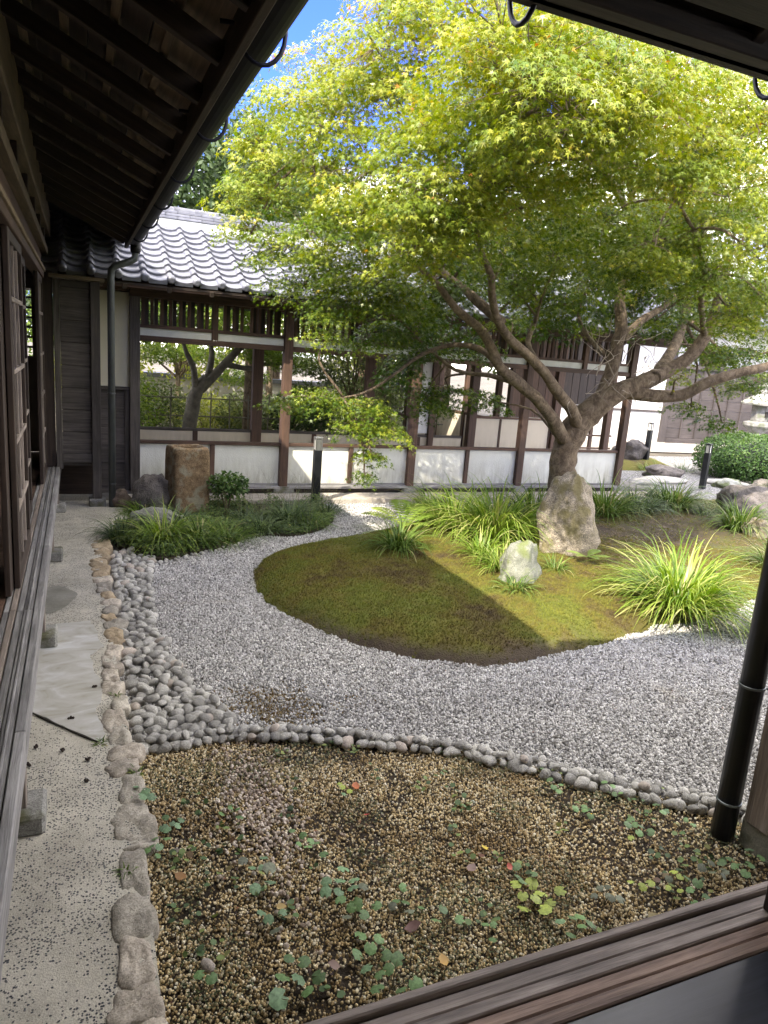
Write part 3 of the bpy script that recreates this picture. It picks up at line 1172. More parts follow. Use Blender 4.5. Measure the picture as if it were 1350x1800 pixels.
# needles / twigs litter behind the mound
lt = grid_pts(4.0, 8.5, 4.6, 7.6, .05, 1)
lt = np.repeat(lt[in_poly(lt, ISL) & (vnoise(lt, 1.1, 41) > .38)], 2, 0)
lt = lt+rng.normal(0, .03, lt.shape)
lt = lt[in_poly(lt, ISL)]
lz = isl_h(lt)+.008
an = rng.random(len(lt))*6.28
dv = np.stack([np.cos(an), np.sin(an), rng.normal(0, .1, len(lt))], 1)
soup('fallen_litter', [(-.04, 0, 0), (.04, 0, 0), (0, 1, 0)], [(0, 1, 2)], np.column_stack([lt, lz]), frames(dv, np.tile([0, 0, 1.], (len(lt), 1))), rng.uniform(.03, .09, len(lt)),
     leaf_mat('litter', [(0, (.10, .06, .03)), (1, (.28, .19, .10))], .1))
tag(bpy.data.objects['fallen_litter'], 'brown dry leaf litter strewn over the mound under the maple', 'leaf litter')

# left planting bed soil
BED = smooth_poly([(.24, 6.9), (.36, 6.45), (.62, 6.1), (.9, 6.3), (1.2, 6.42), (1.45, 6.68), (1.7, 6.9), (2.0, 6.75), (2.35, 7.0), (2.65, 7.4), (2.75, 7.9), (2.6, 8.28), (.5, 8.28), (.4, 7.6)], 2)
mb = MB()
mb.poly([(p[0], p[1], .012) for p in BED])
for i in range(len(BED)):
    a, b = BED[i], BED[(i+1) % len(BED)]
    mb.poly([(a[0], a[1], -.03), (b[0], b[1], -.03), (b[0], b[1], .012), (a[0], a[1], .012)])
mb.build('planting_bed', m_soil)['kind'] = 'structure'

# ================================================================== LEFT TIMBER HOUSE
house = empty('timber_house', (-.3, 5, 0), 'dark timber house along the left with glazed sliding doors and deep raftered eave', 'house')
# veranda sill boards (outer nosing, then grooved track boards)
x = -.195
for (xa, xb, z0, z1, mt, nm) in ((-.232, -.195, .33, .452, M_grey('y'), 'nosing_board'), (-.278, -.237, .40, .447, M_grey('y'), 'track_board'), (-.312, -.282, .40, .440, M_grey('y'), 'track_board'),
                                 (-.345, -.316, .40, .446, M_greyb('y'), 'track_board'), (-.375, -.349, .40, .440, M_grey('y'), 'track_board')):
    seam = (-.6, 2.62, 5.1, 9.3) if nm == 'nosing_board' else (-.6, 3.9, 9.3)
    for a, b in zip(seam[:-1], seam[1:]):
        box(nm, xa, xb, a+.002, b-.002, z0, z1, mt, house, .004)
box('sill_ridge', -.262, -.252, -.6, 9.3, .4475, .456, M_grey('y'), house, .002)
for j in range(16):
    box('floor_board', -3.2, -.381, -.6+j*.62, .01+j*.62, .40, .438, M_brown('x'), house, .002)
box('sill_beam', -.40, -.236, -.6, 9.3, .22, .398, M_dark('y'), house)
# short legs on pad stones
m_pad = stone('pad_stone', (.17, .168, .15), (.31, .305, .28), 10, .9, .5, .35, moss=(.10, .10, .05))
for py in (.9, 2.69, 4.44, 6.2, 7.95):
    box('sill_post', -.275, -.205, py-.035, py+.035, .10, .33, M_greyb('z'), house)
    link('pad_stone', box_mesh(.17, .19, .085, m_pad, .012), house, (-.225, py, .07))
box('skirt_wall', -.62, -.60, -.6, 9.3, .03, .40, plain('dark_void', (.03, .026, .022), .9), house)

# sliding glazed doors
m_glass, n_, l_, p_ = new_mat('window_glass')
p_.inputs['Base Color'].default_value = (.9, .95, .95, 1)
p_.inputs['Roughness'].default_value = .02
p_.inputs['Transmission Weight'].default_value = 1
p_.inputs['IOR'].default_value = 1.12
m_glass.use_backface_culling = False
M_mun = M_greyb('y')
def sliding_door(X, y0, y1, z0=.45, z1=2.36, near=.1, par=house, double=False):
    st = .05
    d = box('sliding_door', X-.015, X+.015, y0, y0+near, z0, z1, M_dark('z'), par)
    box('stile', X-.015, X+.015, y1-st, y1, z0, z1, M_dark('z'), d)
    box('rail', X-.014, X+.014, y0+near+.001, y1-st-.001, z1-.06, z1, M_dark('y'), d)
    box('rail', X-.014, X+.014, y0+near+.001, y1-st-.001, z0, z0+.10, M_dark('y'), d)
    for z in (.87, 1.25, 1.63, 2.01):
        box('muntin', X-.013, X+.015, y0+near+.001, y1-st-.001, z-.013, z+.013, M_mun, d, .002)
    nv = 2
    for i in range(1, nv+1):
        yy = y0+near+(y1-st-y0-near)*i/(nv+1)
        box('muntin', X-.011, X+.011, yy-.008, yy+.008, z0+.101, z1-.061, M_greyb('z'), d, .002)
    me = box_mesh(.004, (y1-st)-(y0+near)+.01, z1-z0-.16, m_glass, 0)
    link('glass_pane', me, d, (X-.004, (y0+near+y1-st)/2, (z0+.1+z1-.06)/2))
    return d
sliding_door(-.33, 4.24, 5.22, near=.11)
sliding_door(-.366, 4.10, 4.70, near=.30)
sliding_door(-.366, 5.05, 6.15, near=.06)
sliding_door(-.33, 7.25, 8.15, near=.12)
sliding_door(-.366, 8.0, 9.0, near=.06)
# head track, lintels, wall boards
box('head_track', -.39, -.30, 2.0, 9.2, 2.36, 2.42, M_brown('y'), house, .004)
box('head_track', -.33, -.285, 2.0, 9.2, 2.421, 2.45, M_tan('y'), house, .004)
box('frieze_board', -.36, -.335, 2.0, 9.2, 2.45, 2.63, M_brown('y'), house)
box('lintel_beam', -.35, -.275, 2.0, 9.2, 2.632, 2.70, M_tan('y'), house, .005)
for i in range(8):
    ya = 2.0+i*.91
    box('transom_post', -.345, -.29, ya, ya+.07, 2.702, 2.86, M_dark('z'), house)
for i in range(40):
    box('transom_slat', -.335, -.32, 2.1+i*.18, 2.125+i*.18, 2.702, 2.85, M_tan('z'), house, .002)
box('wall_plate', -.36, -.26, 1.75, 9.3, 2.862, 3.14, M_tan('y'), house, .006)
# room behind (dark), with a bright window far down the passage
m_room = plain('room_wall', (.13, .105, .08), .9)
mb = MB()
mb.box(-3.3, -3.25, -1.4, 9.5, .44, 3.4)
mb.box(-3.25, -.36, 9.32, 9.40, .44, 1.55)
mb.box(-3.25, -.62, 9.32, 9.40, 1.55, 2.3)
mb.box(-.48, -.36, 9.32, 9.40, 1.55, 2.3)
mb.box(-3.25, -.36, 9.32, 9.40, 2.3, 3.1)
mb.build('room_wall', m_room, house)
mb = MB()
mb.box(-3.25, -.4, 1.2, 9.3, 2.72, 2.74)
mb.build('ceiling', M_dark('y'), house)
for k_ in range(6):
    box('window_bar', -.62, -.48, 9.34, 9.36, 1.64+k_*.11, 1.665+k_*.11, M_dark('x'), house, 0)

# ---- eave: rafters, battens, roof boards
SL = .45
def ez(d): return 2.80+d*SL      # height of rafter bottoms, d = distance inward from the fascia
roof = box('roof', .462, .492, 1.72, 8.3, 2.745, 2.86, M_soffit('y'), house, .003, 'thin fascia board at the eave of the left house')
ang = math.atan(SL)
LR = 1.15
def rafter(parent, along_x, c, inner=1.45):
    ln = inner/math.cos(ang)
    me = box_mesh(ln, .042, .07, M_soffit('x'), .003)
    if along_x:     # rafter runs in X, at Y=c, rising toward -X
        o = link('rafter', me, parent, (.46-inner/2, c, 2.80+inner/2*SL-.0))
        o.rotation_euler = (0, ang, 0)
    else:
        o = link('rafter', me, parent, (c, 1.69-inner/2, 2.80+inner/2*SL))
        o.rotation_euler = (0, ang, math.pi/2)
    return o
yy = 1.77
yr = []
while yy < 8.3:
    rafter(roof, True, yy)
    yr.append(yy)
    yy += .455
for i, dd_ in enumerate([.14+.175*j for j in range(8)]):
    xx = .46-dd_
    o = link('batten', box_mesh(.032, 6.55, .022, M_tan('y'), .002), roof, (xx, 1.74+6.55/2, ez(dd_)+.048+.014))
    o.rotation_euler = (0, ang, 0)
for i in range(7):
    d0 = -.02+i*.21
    w = .205/math.cos(ang)
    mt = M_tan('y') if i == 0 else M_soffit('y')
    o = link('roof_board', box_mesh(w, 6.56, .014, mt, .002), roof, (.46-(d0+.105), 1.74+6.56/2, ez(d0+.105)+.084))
    o.rotation_euler = (0, ang, 0)
m_tileh = plain('dark_roof_tile', (.13, .135, .15), .45, 0, .2, 8)
def slab(pts, th, m, name, parent):
    mb = MB()
    n = len(pts)
    mb.poly([(p[0], p[1], p[2]) for p in pts][::-1])
    mb.poly([(p[0], p[1], p[2]+th) for p in pts])
    for i in range(n):
        a, b = pts[i], pts[(i+1) % n]
        mb.poly([a, b, (b[0], b[1], b[2]+th), (a[0], a[1], a[2]+th)])
    return mb.build(name, m, parent)
RB = 2.905
slab([(.50, 1.68, RB), (.50, 8.32, RB), (.50, 12.0, RB), (-3.0, 12.0, RB+3.5*SL), (-3.0, -1.82, RB+3.5*SL)], .06, m_tileh, 'roof_covering', roof)
slab([(-3.002, -1.82, RB+3.5*SL), (-3.002, 12.0, RB+3.5*SL), (-6.5, 12.0, RB), (-6.5, -5.3, RB)], .06, m_tileh, 'roof_covering', roof)

# ---- gutter
m_gut = plain('oxidised_copper', (.010, .010, .011), .55, 0, .35, 5, 0, .2)
def half_gutter(p0, p1, r, outd, name, parent, m):
    """half-round trough from p0 to p1 (axis on the rim plane)"""
    p0, p1 = Vector(p0), Vector(p1)
    d = (p1-p0).normalized()
    o = Vector(outd)
    mb = MB()
    prof = []
    for k in range(13):
        a = math.pi*k/12
        prof.append((math.cos(a)*r, -math.sin(a)*r))
    prof2 = [(x*.93, y*.93) for x, y in prof[::-1]]
    ring = prof+prof2
    n = len(ring)
    for p in (p0, p1):
        for x, y in ring:
            mb.v.append(tuple(p+o*x+Vector((0, 0, y))))
    for i in range(n):
        j = (i+1) % n
        mb.f.append((i, j, j+n, i+n))
    mb.f.append(tuple(range(n)))
    mb.f.append(tuple(range(n, 2*n))[::-1])
    ob = mb.build(name, m, parent, False)
    # rolled front bead
    b = MB().tube([p0+o*r, p1+o*r], .008, 8)
    b.build('gutter_bead', m, ob)
    return ob
gut = half_gutter((.548, 1.84, 2.845), (.548, 8.2, 2.825), .066, (1, 0, 0), 'gutter', house, m_gut)
m_iron = plain('black_iron', (.02, .022, .03), .45, .6, .2)
def bracket(parent, c, outd, r=.072):
    o = Vector(outd)
    pts = [Vector(c)-o*(r+.05)+Vector((0, 0, -.005))]
    for k in range(0, 11):
        a = math.pi*(1-k/10)
        pts.append(Vector(c)+o*math.cos(a)*r*.97+Vector((0, 0, -math.sin(a)*r*1.28)))
    pts.append(Vector(c)+o*(r*.97)+Vector((0, 0, .018)))
    return MB().tube(pts, .0075, 6).build('gutter_bracket', m_iron, parent, True)
for j in range(6):
    bracket(gut, (.548, 2.5+j*1.0, 2.838), (1, 0, 0), .08)
# downpipe with swan neck at the far corner
mb = MB()
mb.tube([(.32, 8.13, .03), (.32, 8.13, 2.42), (.325, 8.13, 2.50), (.36, 8.13, 2.545), (.50, 8.13, 2.60), (.55, 8.13, 2.635), (.56, 8.13, 2.69), (.56, 8.13, 2.76)], .036, 14)
dpipe = mb.build('downpipe', plain('green_grey_pipe', (.095, .105, .105), .4, .3, .2), house, True)
for z in (.28, 1.25, 2.3):
    MB().lathe([(.040, 0), (.040, .012)], (.32, 8.13, z), 16).build('pipe_ring', dpipe.data.materials[0], dpipe)
MB().lathe([(.040, 0), (.052, .02), (.052, .10), (.047, .102)], (.56, 8.13, 2.69), 16).build('hopper', m_gut, dpipe, True)

# ---- shutter box at the far end
sb = box('shutter_box', -.225, -.165, 8.20, 8.26, .43, 2.36, M_lap('z'), house, .004, 'tall boarded shutter box at the far end of the sill')
box('frame_post', .125, .215, 8.17, 8.26, .10, 2.37, M_lap('z'), sb, .004)
link('pad_stone', box_mesh(.17, .17, .09, m_pad, .012), sb, (.17, 8.215, .065))
box('top_rail', -.164, .124, 8.205, 8.255, 2.30, 2.36, M_lap('x'), sb)
box('bottom_rail', -.164, .124, 8.20, 8.255, .50, .595, M_lap('x'), sb)
zz = [.597, .83, 1.06, 1.29, 1.52, 1.75, 1.975, 2.299]
for a, b in zip(zz[:-1], zz[1:]):
    box('board', -.164, .124, 8.225, 8.245, a+.001, b-.004, M_lap('x'), sb, .003)
box('backing', -.16, .12, 8.248, 8.26, .60, 2.30, M_dark('x'), sb, 0)
box('side_board', -.36, -.228, 8.22, 8.26, .45, 2.44, M_dark('z'), sb)
box('cap_board', -.26, .26, 8.12, 8.95, 2.375, 2.41, M_tan('x'), sb, .004)
box('side_board', .17, .20, 8.262, 8.90, .45, 2.36, M_lap('y'), sb)
box('floor_board', -.30, .12, 8.25, 8.9, .46, .49, M_lap('x'), sb)
box('back_board', -.3, .17, 8.80, 8.82, .03, .46, M_dark('x'), sb)

# ---- end wall: plaster above, lapped boards below
ew = box('end_wall', .14, .545, 8.92, 8.97, 1.27, 2.34, plain('cream_plaster', (.78, .73, .54), .9, 0, .05, 3, .15), house, .002, 'cream plaster wall panel beside the shutter box')
box('trim_rail', .14, .545, 8.86, 8.92, 1.245, 1.28, M_lap('x'), ew)
zz = [.10, .18, .39, .60, .81, 1.02, 1.235]
for a, b in zip(zz[:-1], zz[1:]):
    o = box('lap_board', .14, .49, 8.885, 8.90, a, b+.012, M_lap('x'), ew, .003)
    o.rotation_euler = (-.05, 0, 0)
box('corner_batten', .492, .543, 8.862, 8.905, .06, 1.245, M_lap('z'), ew)
box('ground_sill', .14, .545, 8.87, 8.96, .03, .098, M_lap('x'), ew)
box('backing', .13, .54, 8.98, 9.0, .03, 2.5, m_room, ew, 0)

# ================================================================== ROOFED CORRIDOR
cor = empty('roofed_corridor', (4.2, 8.9, 0), 'open roofed corridor with silver tiled roof, low white panels, lattice frieze and brown posts', 'corridor')
YF = 8.85
m_plas = plain('white_plaster', (.76, .77, .70), .9, 0, .07, 5, .9, None, (.15, .50))
m_plas2 = plain('beige_plaster', (.68, .61, .49), .9, 0, .05, 3, .15, None, (.2, .6))
postX = [.545, 2.345, 4.145, 5.915, 7.775]
for i, px_ in enumerate(postX):
    w = .11
    m = M_brown('z')
    if i == 0:
        box('post', px_, px_+w, YF-.06, YF+.05, .06, 2.30, M_lap('z'), cor, .004)
    else:
        box('post', px_, px_+w, YF-.07, YF+.04, .115, 2.30, m, cor, .006)
        me = bpy.data.meshes.new('fs')
        bm = bmesh.new()
        bmesh.ops.create_cube(bm, size=1)
        for v in bm.verts:
            s = 1.0 if v.co.z < 0 else .82
            v.co = Vector((v.co.x*.30*s, v.co.y*.28*s, v.co.z*.13))
        bmesh.ops.bevel(bm, geom=bm.edges[:], offset=.018, segments=2, affect='EDGES')
        bm.to_mesh(me)
        bm.free()
        me.materials.append(m_pad)
        link('foundation_stone', me, cor, (px_+w/2, YF-.02, .055))
studs = [1.5, 3.32, 5.09, 6.93]
for a, b, s in zip(postX[:-1], postX[1:], studs):
    a += .112
    box('rail', a, b-.002, YF-.045, YF+.03, .635, .675, M_brown('x'), cor, .004)
    box('stud', s-.03, s+.03, YF-.035, YF+.02, .152, .633, M_brown('z'), cor, .003)
    box('wall_panel', a, s-.031, YF-.005, YF+.018, .152, .633, m_plas, cor, 0)
    box('wall_panel', s+.031, b-.002, YF-.005, YF+.018, .152, .633, m_plas, cor, 0)
    box('bottom_sill', a, b-.002, YF-.03, YF+.03, .125, .151, M_grey('x'), cor, .004)
    box('drip_ledge', a, b-.002, YF-.13, YF-.031, .10, .128, M_grey('x'), cor, .004)
    box('ground_beam', a, b-.002, YF-.09, YF+.03, .05, .098, M_dark('x'), cor, .004)
    # lintel, transom panel, lattice
    box('lintel', a, b-.002, YF-.05, YF+.03, 1.815, 1.88, M_brown('x'), cor, .004)
    box('transom_panel', a, s-.036, YF-.005, YF+.02, 1.88, 1.965, m_plas, cor, 0)
    box('transom_panel', s+.036, b-.002, YF-.005, YF+.02, 1.88, 1.965, m_plas, cor, 0)
    box('lattice_rail', a, s-.036, YF-.03, YF+.03, 1.966, 2.005, M_brown('x'), cor, .003)
    box('lattice_rail', s+.036, b-.002, YF-.03, YF+.03, 1.966, 2.005, M_brown('x'), cor, .003)
    box('mullion', s-.035, s+.035, YF-.045, YF+.035, 1.881, 2.30, M_brown('z'), cor, .003)
    x = a+.03
    j = 0
    while x < b-.04:
        if abs(x-s) > .06:
            oy = (0, .05, .02, .06)[j % 4]
            box('lattice_slat', x-.018, x+.018, YF-.03+oy, YF+.0+oy, 2.006, 2.299, M_brown('z'), cor, .002)
            if rnd.random() < .8:
                box('lattice_slat', x+.026, x+.070, YF+.07, YF+.09, 2.006, 2.299, M_dark('z'), cor, 0)
        x += .104
        j += 1
box('eave_beam', .54, 8.7, YF-.06, YF+.06, 2.302, 2.42, M_brown('x'), cor, .004)
box('eave_beam', -.25, .538, YF-.06, YF+.06, 2.35, 2.42, M_brown('x'), cor, .004)
# back row
YB = 10.6
for x_, w_ in ((.58, .1), (2.36, .15), (4.15, .15), (5.30, .10), (6.05, .14), (7.75, .14)):
    box('back_post', x_, x_+w_, YB-.06, YB+.06, .06, 2.5, M_brown('z'), cor, .005)
for a, b in ((.70, 2.358), (2.512, 4.148), (4.302, 5.95)):
    box('back_rail', a, b, YB-.03, YB+.03, .585, .625, M_lap('x'), cor, .003)
    s = (a+b)/2+.02
    box('back_panel', a, s-.036, YB-.01, YB+.01, .22, .584, m_plas2, cor, 0)
    box('back_panel', s+.036, b, YB-.01, YB+.01, .22, .584, m_plas2, cor, 0)
    box('back_stud', s-.035, s+.035, YB-.02, YB+.02, .15, .584, M_brown('z'), cor, .003)
    box('back_sill', a, b, YB-.03, YB+.03, .06, .215, M_lap('x'), cor, .003)
for a, b in ((.68, 8.6),):
    box('back_lintel', a, b, YB-.05, YB+.05, 2.36, 2.5, M_brown('x'), cor, .004)
for i in range(4, 9):
    box('wall_board', 6.20+i*.168, 6.362+i*.168, YB-.012, YB+.012, .98, 2.35, M_brown('z'), cor, .003)
for i in range(6):
    box('wall_board', 7.92+i*.168, 8.082+i*.168, YB-.012, YB+.012, 1.25, 2.40, M_dark('z'), cor, .003)
box('back_rail', 7.90, 8.95, YB-.03, YB+.03, 1.20, 1.245, M_brown('x'), cor, .003)
box('back_post', 8.93, 9.05, YB-.06, YB+.06, .06, 2.4, M_brown('z'), cor, .005)
box('back_post', 6.80, 6.868, YB-.05, YB+.05, .98, 2.4, M_brown('z'), cor, .004)
box('back_rail', 6.20, 7.74, YB-.03, YB+.03, .935, .975, M_brown('x'), cor, .003)
for i in range(3):
    box('back_panel', 6.20+i*.515, 6.67+i*.515, YB-.01, YB+.01, .22, .93, m_plas2, cor, 0)
    box('back_stud', 6.672+i*.515, 6.713+i*.515, YB-.02, YB+.02, .15, .93, M_brown('z'), cor, .003)
box('back_sill', 6.20, 7.74, YB-.03, YB+.03, .06, .215, M_lap('x'), cor, .003)
box('cross_wall', 5.03, 5.29, YB-.02, YB+.02, .65, 2.30, plain('bright_plaster', (.72, .73, .72), .9), cor, 0)

# ---- roof of the corridor
EY, EZ, RY, RSL = 8.30, 2.455, 10.1, .47
rf = box('roof', -1.2, 8.75, EY+.05, EY+.08, EZ-.09, EZ-.03, M_brown('x'), cor, .003, 'silver grey pantiled roof of the corridor')
aR = math.atan(RSL)
for i in range(22):
    xx = -.9+i*.455
    ln = 2.1/math.cos(aR)
    o = link('rafter', box_mesh(.045, ln, .06, M_soffit('y'), .003), rf, (xx, EY+.02+1.05, EZ-.085+1.05*RSL))
    o.rotation_euler = (aR, 0, 0)
mb = MB()
zr = EZ-.065
slab([(-1.3, EY+.03, zr), (8.8, EY+.03, zr), (8.8, RY, zr+(RY-EY)*RSL), (-1.3, RY, zr+(RY-EY)*RSL)], .02, M_soffit('x'), 'roof_deck', rf)
slab([(-1.3, RY+.002, zr+(RY-EY)*RSL), (8.8, RY+.002, zr+(RY-EY)*RSL), (8.8, 2*RY-EY, zr), (-1.3, 2*RY-EY, zr)], .03, m_tileh, 'roof_deck', rf)
m_tile, n_, l_, p_ = new_mat('silver_roof_tile')
tc_ = n_.new('ShaderNodeTexCoord')
oi_ = n_.new('ShaderNodeObjectInfo')
ad_ = N(n_, 'ShaderNodeVectorMath', operation='ADD')
l_.new(tc_.outputs['Object'], ad_.inputs[0])
l_.new(oi_.outputs['Location'], ad_.inputs[1])
nn_ = N(n_, 'ShaderNodeTexNoise', Scale=9, Detail=6)
l_.new(ad_.outputs[0], nn_.inputs['Vector'])
rr_ = ramp(n_, [(.3, (.12, .125, .145)), (.55, (.19, .195, .22)), (.7, (.225, .23, .25))])
l_.new(nn_.outputs['Fac'], rr_.inputs[0])
mr_ = n_.new('ShaderNodeMapRange')
mr_.inputs['To Min'].default_value = .82
mr_.inputs['To Max'].default_value = 1.14
l_.new(oi_.outputs['Random'], mr_.inputs[0])
mm_ = N(n_, 'ShaderNodeMixRGB', blend_type='MULTIPLY', Fac=1)
l_.new(rr_.outputs[0], mm_.inputs[1])
l_.new(mr_.outputs[0], mm_.inputs[2])
l_.new(mm_.outputs[0], p_.inputs['Base Color'])
p_.inputs['Roughness'].default_value = .42
p_.inputs['Metallic'].default_value = .12
TW, TLn = .268, 0
NR = 10
slope_len = (RY-.06-EY)/math.cos(aR)
EXP = slope_len/NR
def tile_prof(u):
    """height across a pantile, u 0..1 left to right; round roll at left then a broad trough"""
    if u < .30:
        return .036*math.sin(math.pi*u/.30)**.8 if 0 < u < .3 else 0.0
    t = (u-.30)/.70
    return -.020*math.sin(math.pi*t)
def tile_mesh(eave=False):
    us = [0, .05, .10, .15, .20, .25, .30, .40, .52, .65, .78, .9, 1.0]
    mb = MB()
    n = len(us)
    rows = [(-.0, .026), (EXP*.5, .013), (EXP*1.06, .0)]   # (distance up slope, lift)
    for d, lift in rows:
        for u in us:
            mb.v.append((u*TW*1.01, d, tile_prof(u)+lift))
    for u in us:       # front lower edge
        mb.v.append((u*TW*1.01, .002, tile_prof(u)+.026-(.022 if not eave else .024)))
    for r_ in range(2):
        for i in range(n-1):
            a = r_*n+i
            mb.f.append((a, a+1, a+1+n, a+n))
    for i in range(n-1):
        mb.f.append((3*n+i, 3*n+i+1, i+1, i))
    if eave:   # hanging apron with a flat lower lip
        b0 = len(mb.v)
        for u in us:
            h = tile_prof(u)+.026
            mb.v.append((u*TW*1.01, -.004, h))
            mb.v.append((u*TW*1.01, -.004, min(h-.03, -.030) if u >= .3 else h-.03))
        for i in range(n-1):
            a = b0+2*i
            mb.f.append((a+1, a+3, a+2, a))
        # round cap closing the roll
        c = (TW*.15, -.012, .026+.008)
        m0 = len(mb.v)
        rings = [(.0, -.030), (.026, -.030), (.042, -.018), (.048, 0), (.048, .02)]
        for rr, dy in rings[1:]:
            for k in range(12):
                a = 2*math.pi*k/12
                mb.v.append((c[0]+rr*math.cos(a), c[1]+dy, c[2]+rr*math.sin(a)))
        mb.v.append((c[0], c[1]-.030, c[2]))
        for q_ in range(3):
            for k in range(12):
                a = m0+q_*12+k
                b = m0+q_*12+(k+1) % 12
                mb.f.append((a, b, b+12, a+12))
        for k in range(12):
            mb.f.append((len(mb.v)-1, m0+(k+1) % 12, m0+k))
    me = mb.mesh(m_tile)
    for p in me.polygons:
        p.use_smooth = abs(p.normal.y) < .85
    return me
tm, te = tile_mesh(), tile_mesh(True)
cnt = 0
x0t = -1.25
NC = 37
rest = MB()
for c in range(NC):
    for r_ in range(NR):
        xx = x0t+c*TW
        d = r_*EXP
        yy = EY+d*math.cos(aR)
        zz_ = EZ+d*math.sin(aR)
        # the first 28 columns in view are single tiles, the far end past the tree is joined
        if 4 <= c < 33 and cnt < 290:
            o = link('roof_tile', te if r_ == 0 else tm, rf, (xx, yy, zz_))
            o.rotation_euler = (aR, 0, rnd.uniform(-.004, .004))
            cnt += 1
        else:
            mt_ = Matrix.Translation((xx, yy, zz_)) @ Matrix.Rotation(aR, 4, 'X')
            src = te if r_ == 0 else tm
            b0 = len(rest.v)
            rest.v += [tuple(mt_ @ v.co) for v in src.vertices]
            rest.f += [tuple(b0+i for i in p.vertices) for p in src.polygons]
o = rest.build('roof_tile', m_tile, rf)
o['kind'] = 'stuff'
# ridge courses
ztop = EZ+(RY-EY)*RSL
rdg = box('ridge', -1.2, 8.8, RY-.11, RY+.11, ztop-.06, ztop+.045, m_plas, rf, .004, 'stacked ridge of flat tile courses under a round cap')
m_ridge = m_tile
for lv in range(3):
    x = -1.2
    while x < 8.8:
        L = .30
        hw = .125-.012*lv
        box('ridge_tile', x+.002-(lv % 2)*.15, x+L-.002-(lv % 2)*.15, RY-hw, RY+hw, ztop+.047+lv*.036, ztop+.078+lv*.036, m_ridge, rf, .004)
        x += L
x = -1.2
cap = MB()
cap.v = []
for k_ in range(9):
    a = math.pi*k_/8
    for xx in (0, .27):
        cap.v.append((xx, -math.cos(a)*(.075 if xx == 0 else .070), math.sin(a)*(.062 if xx == 0 else .056)))
for k_ in range(8):
    cap.f.append((2*k_, 2*k_+1, 2*k_+3, 2*k_+2))
cap.f.append(tuple(range(0, 18, 2))[::-1])
capm = cap.mesh(m_ridge, True)
i = 0
while x < 8.8:
    link('ridge_cap', capm, rf, (x, RY, ztop+.155))
    x += .262
# spur of dark tiles in the eave corner is the same roof running under the left eave
# ---- carved bracket under the left eave
box('bracket_beam', -.24, -.12, 8.95, 9.1, 2.42, 2.75, M_tan('z'), cor, .01)

# ================================================================== NEAR VERANDA WING (where the photographer stands)
ver = empty('veranda', (1.7, .6, 0), 'near veranda corner with worn grooved sill boards and dark polished floor', 'veranda')
for (ya, yb, z0, z1, mt, nm) in ((1.168, 1.192, .33, .455, M_greyb('x'), 'edge_board'), (1.126, 1.164, .40, .441, M_greyb('x'), 'track_board'), (1.090, 1.122, .40, .446, M_greyb('x'), 'track_board'),
                                 (1.052, 1.086, .40, .443, M_redb('x'), 'track_board'), (1.014, 1.048, .40, .447, M_redb('x'), 'track_board')):
    box(nm, -.19, 6.5, ya, yb, z0, z1, mt, ver, .004)
box('sill_beam', -.19, 6.5, 1.0, 1.164, .2, .398, M_dark('x'), ver)
box('groove_bed', -.19, 6.5, 1.012, 1.167, .399, .425, M_dark('x'), ver, 0)
m_lac = wood('lacquered_board', (.008, .010, .014), (.03, .034, .045), 'x', .33, .8, .12, .3, .25)
_r = [x for x in m_lac.node_tree.nodes if x.type == 'VALTORGB'][0]
for pos_, c_ in ((.735, (.10, .065, .04)), (.77, (.26, .17, .10))):
    _e = _r.color_ramp.elements.new(pos_)
    _e.color = (*c_, 1)
yy = 1.010
for j, wd in enumerate((.175, .17, .19, .18, .2, .18, .19, .2)):
    for a, b in ((-.19, 1.9 if j % 2 else 2.6), (1.9 if j % 2 else 2.6, 6.5)):
        box('floor_board', a+.001, b-.001, yy-wd+.004, yy, .405, .445, m_lac, ver, .003)
    yy -= wd
box('floor_slab', -3.2, 6.5, -3.4, yy, .38, .44, M_dark('x'), ver, 0)
box('post', 1.725, 1.845, 1.0, 1.12, .447, 2.72, M_dark('z'), ver, .005, 'dark red brown corner post standing on the sill')
box('eave_post', 2.49, 2.60, 1.66, 1.77, .115, 2.74, M_greyb('z'), ver, .005, 'weathered grey post on a concrete pad')
link('pad_stone', box_mesh(.22, .24, .15, stone('mossy_pad', (.13, .125, .10), (.24, .235, .19), 10, .9, .3, .2, moss=(.06, .07, .03)), .018), ver, (2.615, 1.675, .05))
for px_ in (4.4, 6.2):
    box('post', px_, px_+.12, 1.0, 1.12, .447, 2.72, M_dark('z'), ver, .005)
box('lintel', -.3, 6.6, 1.0, 1.10, 2.50, 2.72, M_dark('x'), ver, .005)
box('eave_beam', .4, 6.6, 1.65, 1.75, 2.745, 2.80, M_dark('x'), ver, .004)
m_shoji = plain('plaster_back', (.32, .29, .24), .9)
mb = MB()
mb.box(-3.2, 6.6, -1.5, -1.42, .44, 3.6)
mb.box(6.6, 6.68, -1.5, 1.0, .03, 2.9)
mb.build('room_wall', m_shoji, ver)
vr = box('roof', .46, 6.7, 1.694, 1.722, 2.745, 2.86, M_soffit('x'), ver, .003, 'eave of the near veranda')
xx = .82
while xx < 6.6:
    rafter(vr, False, xx)
    xx += .455
for i, dd_ in enumerate([.14+.175*j for j in range(8)]):
    o = link('batten', box_mesh(6.0, .032, .022, M_tan('x'), .002), vr, (.62+3.0, 1.70-dd_, ez(dd_)+.062))
    o.rotation_euler = (-ang, 0, 0)
for i in range(7):
    d0 = -.02+i*.21
    o = link('roof_board', box_mesh(6.1, .205/math.cos(ang), .014, M_soffit('x'), .002), vr, (.6+3.05, 1.70-(d0+.105), ez(d0+.105)+.084))
    o.rotation_euler = (-ang, 0, 0)
